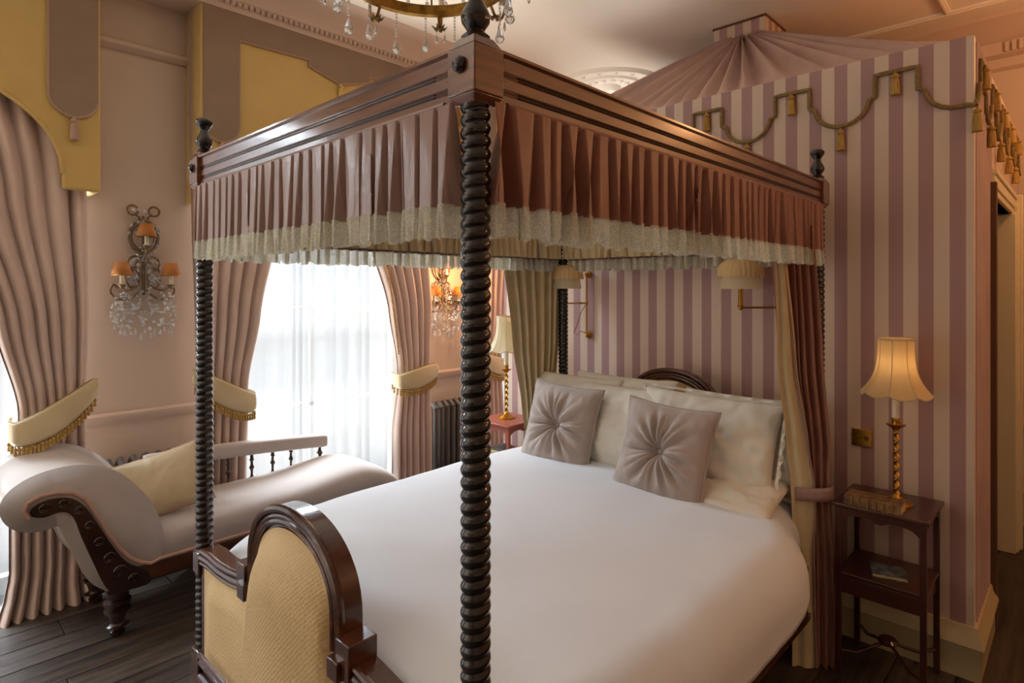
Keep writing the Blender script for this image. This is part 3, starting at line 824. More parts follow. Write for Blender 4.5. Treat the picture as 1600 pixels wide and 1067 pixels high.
def valance(p0, p1, out, n, m, off, seed, label=None, lining=False, deep=.045, gap=.10):
    (x0, y0), (x1, y1) = p0, p1
    L = math.hypot(x1 - x0, y1 - y0); tx, ty = (x1 - x0) / L, (y1 - y0) / L
    rnd = random.Random(seed); R = [rnd.uniform(-1, 1) for _ in range(n + 3)]; R2 = [rnd.uniform(-1, 1) for _ in range(n + 3)]
    def shape(u, v, extra=0):
        # v: 0 top .. 1 bottom
        g = u * n; i = int(g); r = lerp(R[i], R[i + 1], g - i); q = R2[i]
        ph = (g + .25 * r + .10 * q * v) % 1.0
        # knife pleat: slow face then sharp return
        tt = abs(math.sin(PI * ph)); g0 = gap * v * (1 + .5 * q)
        s = sm((tt - g0) / .34) * (.80 + .20 * ph + .06 * q) if gap < .15 else sm((tt - g0) / (.8 - .1 * q)) * (.85 + .15 * q)
        amp = lerp(.012, deep, v ** .7) * (1 + .35 * r)
        a = u * L + (.012 * r + .016 * q) * v * math.sin(2 * PI * ph)
        return a, off + amp * (s - 1.0) + extra + .008 * v
    def P(a, o, z): return (x0 + tx * a + out[0] * o, y0 + ty * a + out[1] * o, z)
    zt, zb = 1.985, 1.783
    nu = n * 16
    def fabric(u, v):
        a, o = shape(u, v); return P(a, o, lerp(zt, zb, v))
    def lace(u, v):
        a, o = shape(u, 1.0, .0015)
        g = u * n * 2.2
        sc_ = abs(math.sin(PI * g)) ** .6
        z = lerp(zb + .004, zb - .054 - .012 * sc_ + .004 * math.sin(g * 5), v)
        return P(a + .002 * math.sin(g * 9), o + .005 * math.sin(g * 7) * v, z)
    f = obj('valance', MB().grid(fabric, nu, 16), m, bed, smooth='all', label=label)
    obj('lace_trim', MB().grid(lace, nu * 2, 6), 'lace', f, smooth='all')
    if lining:
        def lin_(u, v):
            a, o = shape(u, v, -.030); return P(a, o, lerp(zt, zb + .01, v))
        obj('lining', MB().grid(lin_, nu, 8), 'lining', f, smooth='all')
    return f
valance((.02, 0), (W - .030, 0), (0, -1), 25, 'satin', .038, 1, 'mauve satin frill on the foot side, silvery in the window light')
valance((W, .015), (W, LB - .02), (1, 0), 36, 'rust', .040, 2, 'silk frill on the near long side, warm lamplight put into its russet colour', deep=.060, gap=.18)  # same frill as at the foot, warm lamplight put into the colour
valance((0, .035), (0, LB - .02), (-1, 0), 44, 'satin', .024, 3, lining=True)
valance((.03, LB), (W - .03, LB), (0, 1), 26, 'satin', .024, 4, lining=True)

# footboard / headboard
def board_outline(zo=0, s=1.0, kind='outer'):
    c = W / 2; pts = []
    if kind == 'outer':
        for (dx, z) in ((-.70, .675), (-.62, .682), (-.53, .680), (-.44, .687), (-.33, .704)): pts.append((dx, z))
        pts += [(-.33, .752), (-.272, .752), (-.272, .775)]
        for k in range(1, 24):
            a = PI - PI * k / 24
            pts.append((.272 * math.cos(a) * s, .775 + .22 * math.sin(a) ** .9))
        pts += [(.272, .775), (.272, .752), (.33, .752), (.33, .704), (.44, .687), (.53, .680), (.62, .682), (.70, .675)]
    return [(c + p[0], p[1] + zo) for p in pts]
def end_board(name, yf, yb, zo, front=-1, with_panel=True, label=None):
    out = board_outline(zo)
    inner_low = .31 if zo == 0 else .5
    poly = [(W / 2 - .70, inner_low - .1)] + out + [(W / 2 + .70, inner_low - .1)]
    fb = obj(name, MB().prism(poly, yf, yb, 'y'), 'wood', bed, bevel=.004, label=label)
    yb_ = yf + front * .004
    def off(pts, d):
        res = []
        n = len(pts)
        for i, p in enumerate(pts):
            a = pts[max(0, i - 1)]; b = pts[min(n - 1, i + 1)]
            tx, tz = b[0] - a[0], b[1] - a[1]; l = math.hypot(tx, tz) or 1
            res.append((p[0] + tz / l * d, p[1] - tx / l * d))
        return res
    # arch mouldings
    arch = [p for p in out if abs(p[0] - W / 2) <= .2721 and p[1] >= .775 + zo - 1e-6]
    arch = [(W / 2 - .272, .70 + zo)] + arch + [(W / 2 + .272, .70 + zo)]
    for nm, d, r, dy in (('moulding', .006, .012, 0), ('moulding', .027, .008, -.004), ('moulding', .042, .010, -.006)):
        pts = off(arch, d)
        obj(nm, MB().tube([(p[0], yf + front * (r * .3), p[1]) for p in pts], r, 8), 'black' if nm == 'x' else 'wood', fb)
    for sgn in (-1, 1):
        sh = [(W / 2 + sgn * dx, z + zo) for (dx, z) in ((.69, .675), (.62, .682), (.53, .680), (.44, .687), (.335, .704))]
        for d, r in ((.006, .010), (.028, .012), (.048, .008)):
            obj('moulding', MB().tube([(p[0], yf + front * .004, p[1] - d) for p in sh], r, 8), 'wood', fb)
        bx = MB(); x0 = W / 2 + sgn * .272; x1 = W / 2 + sgn * .334
        xa, xb = min(x0, x1), max(x0, x1)
        bx.box(xa, xb, yf + front * .022, yb + .002, .66 + zo, .755 + zo)
        obj('stepped_block', bx, 'wood', fb, bevel=.003)
        xs = (W / 2 + sgn * .25, W / 2 + sgn * .30); bx = MB().box(min(xs), max(xs), min(yf + front * .034, yf), max(yf + front * .034, yf), .655 + zo, .706 + zo)
        obj('stepped_block', bx, 'wood', fb, bevel=.003)
    if with_panel:
        def top(dx):
            a = abs(dx)
            if a < .222: t1 = .765 + .170 * math.sqrt(max(0, 1 - (a / .222) ** 2)) ** .9
            else: t1 = .63
            if a >= .222: return .62 + (.04 * sm((.66 - a) / .4) if a > .26 else .04) + (.1 * (1 - (a - .222) / .038) if a < .26 else 0)
            return t1
        def fn(u, v):
            dx = lerp(-.66, .66, u); zt = top(dx) + zo; zb = .29 + zo
            z = lerp(zb, zt, v)
            ex = min(u, 1 - u) * 1.32 / .11; ez = min(z - zb, (zt - z)) / .09
            cen = math.exp(-(dx / .24) ** 2)
            bul = .020 * sm(min(1, ex)) * sm(min(1, ez)) + .038 * cen * sm(min(1, ez * .5))
            return (W / 2 + dx, yf + front * (.004 + bul), z)
        obj('upholstered_panel', MB().grid(fn, 120, 60), 'tan', fb, smooth='all', label='tan lozenge-woven padded panel')
    lo = MB()
    for k, (z, r) in enumerate(((.295, .012), (.268, .009), (.215, .014))):
        lo.tube([(.04, yf + front * .006, z + zo * 0), (W - .04, yf + front * .006, z)], r, 8)
    obj('bottom_moulding', lo, 'wood', fb)
    return fb
end_board('footboard', -.022, .036, 0, label='arched footboard with moulded shoulders')
end_board('headboard', LB + .01, LB + .055, .185, front=-1, with_panel=True)
for sx, x in ((-1, 0), (1, W)):
    mb = MB().box(x - .022, x + .022, .03, LB - .03, .20, .43)
    mb.box(x - .03, x + .03, .03, LB - .03, .20, .235)
    obj('side_rail', mb, 'wood', bed, bevel=.004)
obj('mattress', MB().box(.03, W - .03, .05, LB - .01, .36, .61), 'sheet', bed, bevel=.04)

# duvet ------------------------------------------------
def duvet():
    c = W / 2; hw = .865
    # cross-section path param u in 0..1 : left hem -> over the top -> right hem
    def sec(u, hwf, ztop, hem):
        s = 2 * u - 1; a = abs(s)
        r = .15
        Lt = hwf - r; La = r * PI / 2; Lv = max(.02, ztop - r - hem); T = Lt + La + Lv
        d = a * T
        if d < Lt: x, z = d, ztop - .022 * (d / Lt) ** 2
        elif d < Lt + La:
            t = (d - Lt) / r; x = Lt + r * math.sin(t); z = ztop - .022 - r + r * math.cos(t)
        else: x = Lt + r + .012 * math.sin((d - Lt - La) * 6); z = ztop - .022 - r - (d - Lt - La)
        return math.copysign(x, s), z
    def s_right(u): return u > .5
    def fn(u, v):
        y = lerp(.046, 2.00, v)
        e = sm((y - .046) / .22); 
        ztop = .645 + .052 * math.sqrt(max(0, 1 - (1 - min(1, (y - .046) / .30)) ** 2)) + .01 * math.sin(PI * v)
        hwf = lerp(.755, hw + .03 * math.sin(v * 2.6), sm((y - .046) / .34) ** .6)
        pinch = .17 * sm((y - 1.38) / .55) if s_right(u) else .0
        hwf -= pinch
        hem = .505 + .012 * math.sin(v * 9)
        x, z = sec(u, hwf, ztop, hem)
        n_ = noise.noise(Vector((x * 2.2, y * 2.2, 3.1))) * .010 + noise.noise(Vector((x * 6, y * 4.5, 1.7))) * .0035
        side = sm((abs(x) - .62) / .2)
        wv = noise.noise(Vector((y * 3.5, z * 2, 9 + math.copysign(5, x)))) * .022 * side
        return (c + x + math.copysign(wv, x), y, z + n_)
    return MB().grid(fn, 130, 110)
d = obj('duvet', duvet(), 'sheet', smooth='all', solid=.02)
tag(d, 'plump plain white duvet spread over the four-poster bed', 'duvet')

# pillows ----------------------------------------------
def pillow_fn(w_, h_, t_, pinch=.12, seed=0, tuft=False, wr=.006, p=2.6):
    def shape(u, v):
        a, b = 2 * u - 1, 2 * v - 1
        # edges bow inwards between the corners
        x = a * w_ / 2 * (1 - pinch * .5 * (1 - abs(b) ** 2.0) * (abs(a)) ** 3) if True else 0
        z = b * h_ / 2 * (1 - pinch * .5 * (1 - abs(a) ** 2.0) * (abs(b)) ** 3)
        th = t_ / 2 * (max(0, 1 - abs(a) ** p) ** .55) * (max(0, 1 - abs(b) ** p) ** .55)
        if tuft:
            rr = math.hypot(a, b); an = math.atan2(b, a)
            th *= 1 - .85 * math.exp(-(rr / .16) ** 1.4)
            rays = 1.1 - 2.0 * abs(math.cos(an * 5.5 + 1.1 * math.sin(an * 2 + seed))) ** 3 * 1.0 - .9 * abs(math.cos(an * 9.5 + .8 * math.sin(an * 3 + seed) + 1)) ** 4
            th += .0125 * rays * math.exp(-((rr - .40) / .34) ** 2) * min(1, th / .02)
        n = noise.noise(Vector((a * 2.5 + seed * 7, b * 2.5, 0))) * wr * 1.5 + noise.noise(Vector((a * 7 + seed * 3, b * 5, 4))) * wr
        th += n * min(1, th / .03)
        return x, th, z
    return shape
def pillow_mb(w_, h_, t_, **k):
    s = pillow_fn(w_, h_, t_, **k); n = 120 if k.get('tuft') else 56
    mb = MB()
    mb.grid(lambda u, v: (s(u, v)[0], -s(u, v)[1], s(u, v)[2]), n, n)
    k2 = dict(k); 
    mb.grid(lambda u, v: (s(u, v)[0], s(u, v)[1], s(u, v)[2]), n, n)
    return mb, s
def place(root, loc, tilt, yaw, roll=0):
    root.location = loc
    root.rotation_euler = Matrix.Rotation(yaw, 3, 'Z').to_euler()
    m = Matrix.Rotation(yaw, 4, 'Z') @ Matrix.Rotation(-tilt, 4, 'X') @ Matrix.Rotation(roll, 4, 'Y')
    root.rotation_euler = m.to_euler()
def merged(o):
    bm = bmesh.new(); bm.from_mesh(o.data); bmesh.ops.remove_doubles(bm, verts=bm.verts, dist=.0008); bmesh.ops.recalc_face_normals(bm, faces=bm.faces); bm.to_mesh(o.data); bm.free()
def pillow(label, w_, h_, t_, loc, tilt, yaw, roll=0, seed=0, m='sheet2', group='white bed pillows', flange=False):
    r = thing('pillow', label, 'pillow', (0, 0, 0), group=group)
    mb, s = pillow_mb(w_, h_, t_, pinch=.10, seed=seed, wr=.011)
    o = obj('pillowcase', mb, m, r, smooth='all'); merged(o)
    if flange:
        fl_ = MB()
        def fn(u, v):
            ang = u * 4; sd = int(ang) % 4; t = ang - int(ang)
            e = (1 + .05 * v)
            q = [(-1 + 2 * t, -1), (1, -1 + 2 * t), (1 - 2 * t, 1), (-1, 1 - 2 * t)][sd]
            return (q[0] * w_ / 2 * e, .016 * math.sin(u * 190) * v, q[1] * h_ / 2 * e * (1 if True else 1))
        fl_.grid(fn, 200, 4); obj('frill', fl_, m, r, smooth='all')
    place(r, loc, tilt, yaw, roll); return r
def tufted(label, loc, tilt, yaw, roll, seed):
    r = thing('velvet_cushion', label, 'cushion', (0, 0, 0), group='buttoned grey velvet cushions')
    w_, h_, t_ = .46, .46, .16
    mb, s = pillow_mb(w_, h_, t_, pinch=.16, seed=seed, tuft=True, wr=.003)
    o = obj('cover', mb, 'velvet', r, smooth='all'); merged(o)
    obj('button', MB().ball((0, -.020, 0), .013, 12, 8), 'velvet', r)
    # piping round the seam
    pts = []
    for sd in range(4):
        for k in range(18):
            t = k / 18; u, v = [(t, 0), (1, t), (1 - t, 1), (0, 1 - t)][sd]
            x, th, z = s(u, v); pts.append((x, 0, z))
    obj('piping', MB().tube(pts, .0055, 6, closed=True), 'velvet', r)
    place(r, loc, tilt, yaw, roll); return r
tufted('grey velvet buttoned cushion, left of the two on the bed', (.275, 1.735, .865), .30, .05, .04, 1)
tufted('grey velvet buttoned cushion, right of the two on the bed', (.945, 1.655, .860), .34, .02, .05, 2)
pillow('white pillow at the left end of the row, edge showing left of the first cushion', .62, .46, .17, (.20, 1.93, .89), .28, .03, 0, 3)
pillow('ivory pillow showing between the two grey velvet cushions', .66, .46, .18, (.50, 1.875, .875), .34, -.02, .02, 4)
pillow('ivory pillow with frilled edge showing above and right of the right velvet cushion', .70, .46, .19, (1.03, 1.87, .885), .34, .02, .02, 5, flange=True)
pillow('olive-shaded pillow at the right end, half behind the bed curtain', .62, .46, .16, (1.16, 2.00, .88), .18, .0, 0, 6)
pillow('ivory pillow in the back row, its top edge below the headboard arch', .66, .46, .15, (.48, 2.02, .90), .14, .0, 0, 7)
pillow('flat bottom pillow whose pointed corner pokes out right on the sheet', .66, .42, .13, (1.10, 1.80, .715), 1.35, .03, 0, 8, m='sheet2')

# bed curtains -----------------------------------------
def drape2(levels, nf, nu, nv, seed=0, u0=0.0, u1=1.0, shape=.7, push=0.0):
    """levels: (z, x0, y0, x1, y1, amp): leading and trailing edge in plan; folds pushed along the plan normal"""
    za, zb = levels[0][0], levels[-1][0]
    rn = [random.Random(seed * 53 + i).uniform(-1, 1) for i in range(nf + 3)]
    def fn(u, v):
        z = lerp(za, zb, v); x0, y0, x1, y1, amp = interp(levels, z)
        uu = lerp(u0, u1, u); g = u * nf; i = int(g); r = lerp(rn[i], rn[i + 1], g - i)
        dx, dy = x1 - x0, y1 - y0; l = math.hypot(dx, dy) or 1
        nx, ny = dy / l, -dx / l
        s = math.sin(2 * PI * (g + .3 * r) + .3 * math.sin(3 * z + seed)); d = amp * math.copysign(abs(s) ** shape, s) + push
        return (x0 + dx * uu + nx * d, y0 + dy * uu + ny * d, z)
    return MB().grid(fn, nu, nv)
def ribbon(name, parent, cx, cy, rx, ry, z, tilt=0.0):
    def fn(u, v):
        a = 2 * PI * u
        return (cx + rx * math.cos(a), cy + ry * math.sin(a), z - .028 + .056 * v + tilt * math.cos(a))
    return obj(name, MB().grid(fn, 60, 4, closed_u=True), 'tie', parent, solid=.006, smooth='all')
# right: hangs inside the near long side, caught in front of the head post
c = thing('bed_curtain', 'russet bed curtain with gold lining edge, tied at the right head post', 'curtain', (1.49, 1.95, 0), group='curtains tied to the head posts')
lv = [(0.0, 1.425, 1.895, 1.585, 1.985, .016), (.5, 1.425, 1.905, 1.575, 1.985, .014), (.66, 1.42, 1.915, 1.565, 1.98, .010), (.78, 1.415, 1.915, 1.56, 1.98, .010), (.92, 1.40, 1.90, 1.56, 2.0, .016), (1.3, 1.375, 1.84, 1.53, 2.00, .018), (1.95, 1.40, 1.70, 1.49, 1.97, .020)]
obj('fabric', drape2(lv, 6, 90, 60, 21, .12, 1.0), 'rust', c, smooth='all')
gl = [(z, x0, y0, x0 + (x1 - x0) * f, y0 + (y1 - y0) * f, am * .35) for (z, x0, y0, x1, y1, am), f in zip(lv, (.55, .52, .60, .60, .50, .40, .24))]
obj('lining_edge', drape2(gl, 2, 24, 60, 5, push=.024), 'lining', c, smooth='all', label='gold silk lining turned out along the edge')
obj('ribbon_edge', MB().tube([(lambda t: (t[2] + .006, t[3] - .024, zz))(interp(gl, zz)) for zz in [.005 + i * .048 for i in range(41)]], .0055, 6), 'tie', c)
ribbon('tieback', c, 1.475, 1.955, .098, .055, .735, .014)
# left: lining faces the room
c = thing('bed_curtain', 'gold-lined bed curtain hanging at the left head post', 'curtain', (-.06, 1.95, 0), group='curtains tied to the head posts')
lv = [(0.0, -.10, 1.86, -.04, 2.03, .014), (.52, -.10, 1.86, -.04, 2.02, .014), (.66, -.10, 1.87, -.03, 2.01, .010), (.90, -.11, 1.83, -.03, 2.04, .016), (1.3, -.10, 1.73, -.03, 2.10, .022), (1.95, -.08, 1.60, -.02, 2.12, .026)]
obj('fabric', drape2(lv, 7, 110, 60, 31), 'lining', c, smooth='all')
ribbon('tieback', c, -.065, 1.94, .045, .09, .64, 0)

# ================================================================ READING LAMPS ON THE STRIPED WALL
def reading_lamp(label, xb, xs, ys):
    r = thing('reading_lamp', label, 'wall lamp', (xb, TY0, 1.5), group='brass swing-arm reading lamps')
    mb = MB(); mb.tube([(xb, TY0 - .03, 1.32), (xb, TY0 - .03, 1.70)], .006, 8)
    obj('wall_bar', mb, 'gold', r)
    for z in (1.70, 1.315):
        m2 = MB().lathe([(.022, 0), (.022, -.012), (.014, -.02), (.008, -.03)], (xb, TY0, z), 14, 'y'); m2.ball((xb, TY0 - .03, z), .013, 10, 6); obj('wall_mount', m2, 'gold', r)
    za = 1.52
    mb = MB(); mb.tube([(xb, TY0 - .03, za), (xs, ys, za)], .0048, 8); mb.ball((xb, TY0 - .03, za), .011, 10, 6); mb.ball((xs, ys, za), .013, 10, 6); mb.ball(((xb * .7 + xs * .3), (TY0 - .03) * .7 + ys * .3, za), .009, 8, 6)
    obj('arm', mb, 'gold', r)
    obj('candle_tube', MB().lathe([(.014, za), (.017, za + .008), (.012, za + .014), (.012, za + .11), (.006, za + .112)], (xs, ys, 0), 12), 'gold', r)
    def lower(u, v):
        a = 2 * PI * u; rr = lerp(.098, .086, v) * (1 + .006 * math.sin(a * 40) * (1 - v))
        return (xs + rr * math.cos(a), ys + rr * math.sin(a), lerp(1.612, 1.69, v))
    s1 = obj('shade', MB().grid(lower, 120, 6, closed_u=True), 'shade_fringe', r, smooth='all')
    def dome(u, v):
        a = 2 * PI * u; t = v * PI / 2
        rr = .030 + .080 * math.cos(t) ** .75; zz = 1.672 + .088 * math.sin(t) ** .8
        k = 1 + .02 * math.sin(a * 30) * (1 - v)
        return (xs + rr * k * math.cos(a), ys + rr * k * math.sin(a), zz + .004 * math.sin(a * 23) * (1 - v))
    obj('fringe_tier', MB().grid(dome, 120, 10, closed_u=True), 'shade_silk', s1, smooth='all')
    cr = MB().tube([(xb, TY0 - .03, za), (xb - .03, TY0 - .05, za - .06), (xb - .06, TY0 - .05, za - .14), (xb - .085, TY0 - .05, za - .19), (xb - .06, TY0 - .045, za - .205), (xb - .04, TY0 - .04, za - .18), (xb, TY0 - .03, za - .19)], .0028, 6)
    obj('flex', cr, 'tableleft', r)
reading_lamp('brass swing-arm reading lamp with fringed shade by the left head post', .053, -.005, 2.13)
reading_lamp('brass swing-arm reading lamp with fringed shade at the right bed curtain', 1.33, 1.11, 2.12)

# ================================================================ NIGHTSTANDS, LAMPS, BOOKS
def nightstand(label, x0, x1, y0, y1, zt, m, group='two-tier bedside tables', zs=.43):
    t = thing('nightstand', label, 'table', ((x0 + x1) / 2, (y0 + y1) / 2, 0), group=group)
    obj('table_top', MB().box(x0 - .012, x1 + .012, y0 - .012, y1 + .012, zt - .016, zt), m, t, bevel=.004)
    for (a, b) in ((x0, y0), (x1 - .022, y0), (x0, y1 - .022), (x1 - .022, y1 - .022)):
        obj('leg', MB().box(a, a + .022, b, b + .022, 0, zt - .016), m, t, bevel=.003)
    # shaped aprons
    def ap(p0, p1, ax, at):
        poly = [(p0, zt - .016)]; n = 24
        low = []
        for k in range(n + 1):
            u = k / n; d = .028 + .05 * (abs(2 * u - 1)) ** 6 + (.014 if .38 < u < .62 else 0) * math.sin(PI * (u - .38) / .24)
            low.append((lerp(p0, p1, u), zt - .016 - d))
        poly += low + [(p1, zt - .016)]
        return MB().prism(poly, at, at + .012, ax)
    obj('apron', ap(x0 + .01, x1 - .01, 'y', y0 + .004), m, t, smooth=False)
    obj('apron', ap(x0 + .01, x1 - .01, 'y', y1 - .016), m, t, smooth=False)
    obj('apron', ap(y0 + .01, y1 - .01, 'x', x0 + .004), m, t, smooth=False)
    obj('apron', ap(y0 + .01, y1 - .01, 'x', x1 - .016), m, t, smooth=False)
    obj('shelf', MB().box(x0 + .002, x1 - .002, y0 + .002, y1 - .002, zs - .014, zs), m, t, bevel=.003)
    dr = obj('drawer', MB().box(x0 + .012, x1 - .012, y0 + .005, y1 - .005, zs - .085, zs - .015), m, t, bevel=.003)
    # curved cross stretcher
    xc, yc = (x0 + x1) / 2, (y0 + y1) / 2
    mb = MB()
    for (a, b) in ((x0 + .01, y0 + .01), (x1 - .01, y0 + .01), (x0 + .01, y1 - .01), (x1 - .01, y1 - .01)):
        mb.tube([(a, b, .10), (lerp(a, xc, .35), lerp(b, yc, .35), .085), (lerp(a, xc, .7), lerp(b, yc, .7), .11), (xc, yc, .135)], .007, 6)
    mb.lathe([(.035, .125), (.04, .135), (.03, .145)], (xc, yc, 0), 16)
    obj('stretcher', mb, m, t)
    return t
nightstand('dark mahogany two-tier nightstand with shaped apron right of the bed', 1.585, 1.905, 1.95, 2.255, .72, 'dtable')
nightstand('reddish two-tier bedside table left of the bed by the gold curtain', -.60, -.30, 1.92, 2.22, .74, 'tableleft', zs=.52)

def table_lamp(label, x, y, z, sh='shade_silk', sc_=1.0):
    t = thing('table_lamp', label, 'lamp', (x, y, z), group='candlestick table lamps with bell shades')
    obj('base', MB().lathe([(.062, 0), (.062, .006), (.055, .012), (.04, .016), (.03, .024), (.016, .032), (.012, .04)], (x, y, z), 28), 'gold', t)
    def tw(u, v):
        th = 2 * PI * u; zz = z + .04 + .27 * v
        ph = th * 2 - v * 2 * PI * 7
        r = .0085 + .004 * math.cos(ph)
        cx, cy = .0025 * math.cos(v * 2 * PI * 7), .0025 * math.sin(v * 2 * PI * 7)
        return (x + cx + r * math.cos(th), y + cy + r * math.sin(th), zz)
    obj('twisted_stem', MB().grid(tw, 14, 110, closed_u=True), 'gold', t, smooth='all')
    obj('drip_pan', MB().lathe([(.01, .305), (.016, .315), (.034, .325), (.036, .33), (.016, .332), (.014, .345), (.018, .352), (.012, .358)], (x, y, z), 24), 'gold', t)
    obj('candle_tube', MB().lathe([(.0145, .357), (.0145, .47), (.006, .472)], (x, y, z), 14), 'candle', t)
    z0, z1 = z + .462, z + .685
    def fn(u, v):
        th = 2 * PI * u
        rr = .066 + .062 * (1 - v) ** 3.4
        sc2 = abs(math.cos(th * 4)) ** .8      # eight panels
        k = 1 - .035 * (1 - sc2)
        zz = lerp(z0, z1, v) - .016 * (1 - sc2 * 0 - abs(math.sin(th * 4))) * 0 - (.014 * abs(math.sin(th * 4)) * (1 - v) ** 3)
        return (x + rr * k * math.cos(th), y + rr * k * math.sin(th), zz)
    s = obj('lamp_shade', MB().grid(fn, 96, 20, closed_u=True), sh, t, smooth='all')
    tr_ = MB(); tr_.tube([fn(i / 96, 0) for i in range(96)], .003, 5, closed=True); tr_.tube([fn(i / 96, 1) for i in range(96)], .0035, 5, closed=True)
    obj('shade_braid', tr_, 'lining', s)
    rb = MB()
    for k in range(8):
        rb.tube([fn(k / 8, j / 10) for j in range(11)], .0016, 5)
    obj('shade_rib', rb, 'lining', s)
    return t
table_lamp('brass twisted candlestick lamp with cream bell shade on the right nightstand', 1.775, 2.10, .72)
table_lamp('brass candlestick lamp with ivory bell shade on the left bedside table', -.475, 2.08, .74, 'shade_fringe')
point('bedside_bulb', (1.775, 2.10, 1.30), 0.18, (1.0, 0.66, 0.34), .02)

def book(label, cx, cy, z, w_, d_, h_, rz, cover, ribs=0, cat='book'):
    b = thing('book', label, cat, (cx, cy, z), rz)
    t = .003
    mb = MB(); mb.box(-w_ / 2, w_ / 2, -d_ / 2, d_ / 2, 0, t); mb.box(-w_ / 2, w_ / 2, -d_ / 2, d_ / 2, h_ - t, h_); mb.box(-w_ / 2, w_ / 2, -d_ / 2, -d_ / 2 + t, t, h_ - t)
    obj('cover', mb, cover, b, local=True, smooth=False, bevel=.001)
    obj('pages', MB().box(-w_ / 2 + .004, w_ / 2 - .004, -d_ / 2 + t, d_ / 2 - .004, t, h_ - t), 'page', b, local=True, smooth=False)
    for k in range(ribs):
        x = -w_ / 2 + w_ * (k + 1) / (ribs + 1)
        obj('spine_band', MB().box(x - .0035, x + .0035, -d_ / 2 - .003, -d_ / 2 + .001, 0, h_), 'oldgold', b, local=True, bevel=.001)
    return b
book('thick worn brown leather book in front of the right lamp', 1.722, 1.992, .72, .205, .095, .040, -.02, 'book', 6)
book('small dark printed paperback on the lower shelf of the right nightstand', 1.755, 2.065, .43, .125, .115, .017, .30 + PI, 'navy')
book('pale book under another on the lower shelf of the left bedside table', -.45, 2.02, .52, .20, .14, .022, .1, 'page')
book('dark blue-grey book lying on top of the pale one, left bedside table', -.44, 2.03, .542, .17, .12, .018, -.15, 'radiator')

# ================================================================ CHAISE LONGUE
ch = thing('chaise_longue', 'dove grey velvet scroll-end chaise longue under the windows', 'chaise', (-1.15, .5, 0))
CX0, CX1 = -1.385, -.88
# seat: long cushion with rounded end ; profile along y of (z_top)
def seat_fn(u, v):
    # u across the section (left hem up over right hem), v along y
    y = lerp(-.02, 1.52, v)
    ztop = .455 + .02 * math.sin(PI * min(1, v * 1.1)) + .055 * sm((y - .75) / .55)
    endr = max(0, (y - 1.16) / .36)
    ztop = .31 + (ztop - .31) * math.sqrt(max(0, 1 - endr ** 2.2))
    xc, hw = (CX0 + CX1) / 2, (CX1 - CX0) / 2
    a = PI * (1 - u)
    ex = .42
    cx = math.copysign(abs(math.cos(a)) ** ex, math.cos(a)); sz = abs(math.sin(a)) ** ex
    return (xc + (hw + .012 * math.sin(PI * sz)) * cx, y, .31 + (ztop - .31) * sz)
obj('seat', MB().grid(seat_fn, 48, 70), 'chaise', ch, smooth='all')
# scroll back : closed profile in (y,z)
sp = [(.06, .33), (.065, .42), (.05, .50), (.015, .585), (-.03, .65), (-.08, .712), (-.13, .752), (-.19, .780), (-.25, .790), (-.32, .787), (-.38, .772), (-.425, .745), (-.445, .715), (-.435, .672), (-.405, .642), (-.365, .630), (-.33, .632), (-.30, .637), (-.26, .628), (-.240, .59), (-.222, .53), (-.192, .45), (-.168, .38), (-.135, .32), (-.09, .28), (-.05, .26), (0, .26), (.04, .28)]
def smooth_poly(p, it=2):
    for _ in range(it):
        q = []
        for i in range(len(p)):
            a, b = p[i], p[(i + 1) % len(p)]
            q += [(a[0] * .75 + b[0] * .25, a[1] * .75 + b[1] * .25), (a[0] * .25 + b[0] * .75, a[1] * .25 + b[1] * .75)]
        p = q
    return p
spf = smooth_poly(sp, 2)
cyz = (sum(p[0] for p in spf) / len(spf), sum(p[1] for p in spf) / len(spf))
mb = MB(); n = len(spf); rings = []
NX = 15
for k in range(NX):
    t = k / (NX - 1); x = lerp(CX0 - .012, CX1 + .012, t)
    e = abs(2 * t - 1); ins = .050 * max(0, (e - .25) / .75) ** 2.6
    ring = []
    for i, p in enumerate(spf):
        a, b = spf[i - 1], spf[(i + 1) % n]; ty, tz = b[0] - a[0], b[1] - a[1]; l = math.hypot(ty, tz) or 1
        ring.append((x, p[0] - tz / l * ins * (-1), p[1] + ty / l * ins * (-1)))
    rings.append(ring)
vs = [q for r in rings for q in r]; fs = []
for k in range(NX - 1):
    for i in range(n):
        j = (i + 1) % n; fs.append((k * n + i, k * n + j, (k + 1) * n + j, (k + 1) * n + i))
fs.append(tuple(range(n))); fs.append(tuple((NX - 1) * n + i for i in range(n - 1, -1, -1)))
mb.add(vs, fs)
obj('scroll_back', mb, 'chaise', ch, smooth='all')
# carved show-wood scroll on the near and far face
sw = smooth_poly([(-.02, .215), (.07, .215), (.04, .295), (-.02, .325), (-.065, .38), (-.11, .465), (-.155, .56), (-.195, .64), (-.235, .69), (-.28, .708), (-.33, .712), (-.375, .70), (-.398, .675), (-.385, .648), (-.345, .636), (-.30, .648), (-.262, .64), (-.238, .60), (-.22, .53), (-.19, .44), (-.165, .37), (-.145, .31), (-.12, .25), (-.09, .215)], 2)
for xa, xb in ((CX1 + .0, CX1 + .022), (CX0 - .022, CX0 + .0)):
    fr_ = obj('carved_frame', MB().prism(sw, xa, xb, 'x'), 'darkwood', ch, bevel=.004)
    if xa > -1:
        for (yy, zz, r) in ((-.345, .675, .022), (-.28, .678, .018), (-.225, .635, .018), (-.185, .56, .018), (-.15, .475, .020), (-.11, .39, .024), (-.07, .315, .028), (-.015, .265, .022)):
            cv = MB().tube([(xb + .001, yy + r * (1 - k / 40) * math.cos(2 * PI * k / 14), zz + r * (1 - k / 40) * math.sin(2 * PI * k / 14)) for k in range(30)], .0035, 5)
            obj('carved_scroll', cv, 'darkwood', fr_)
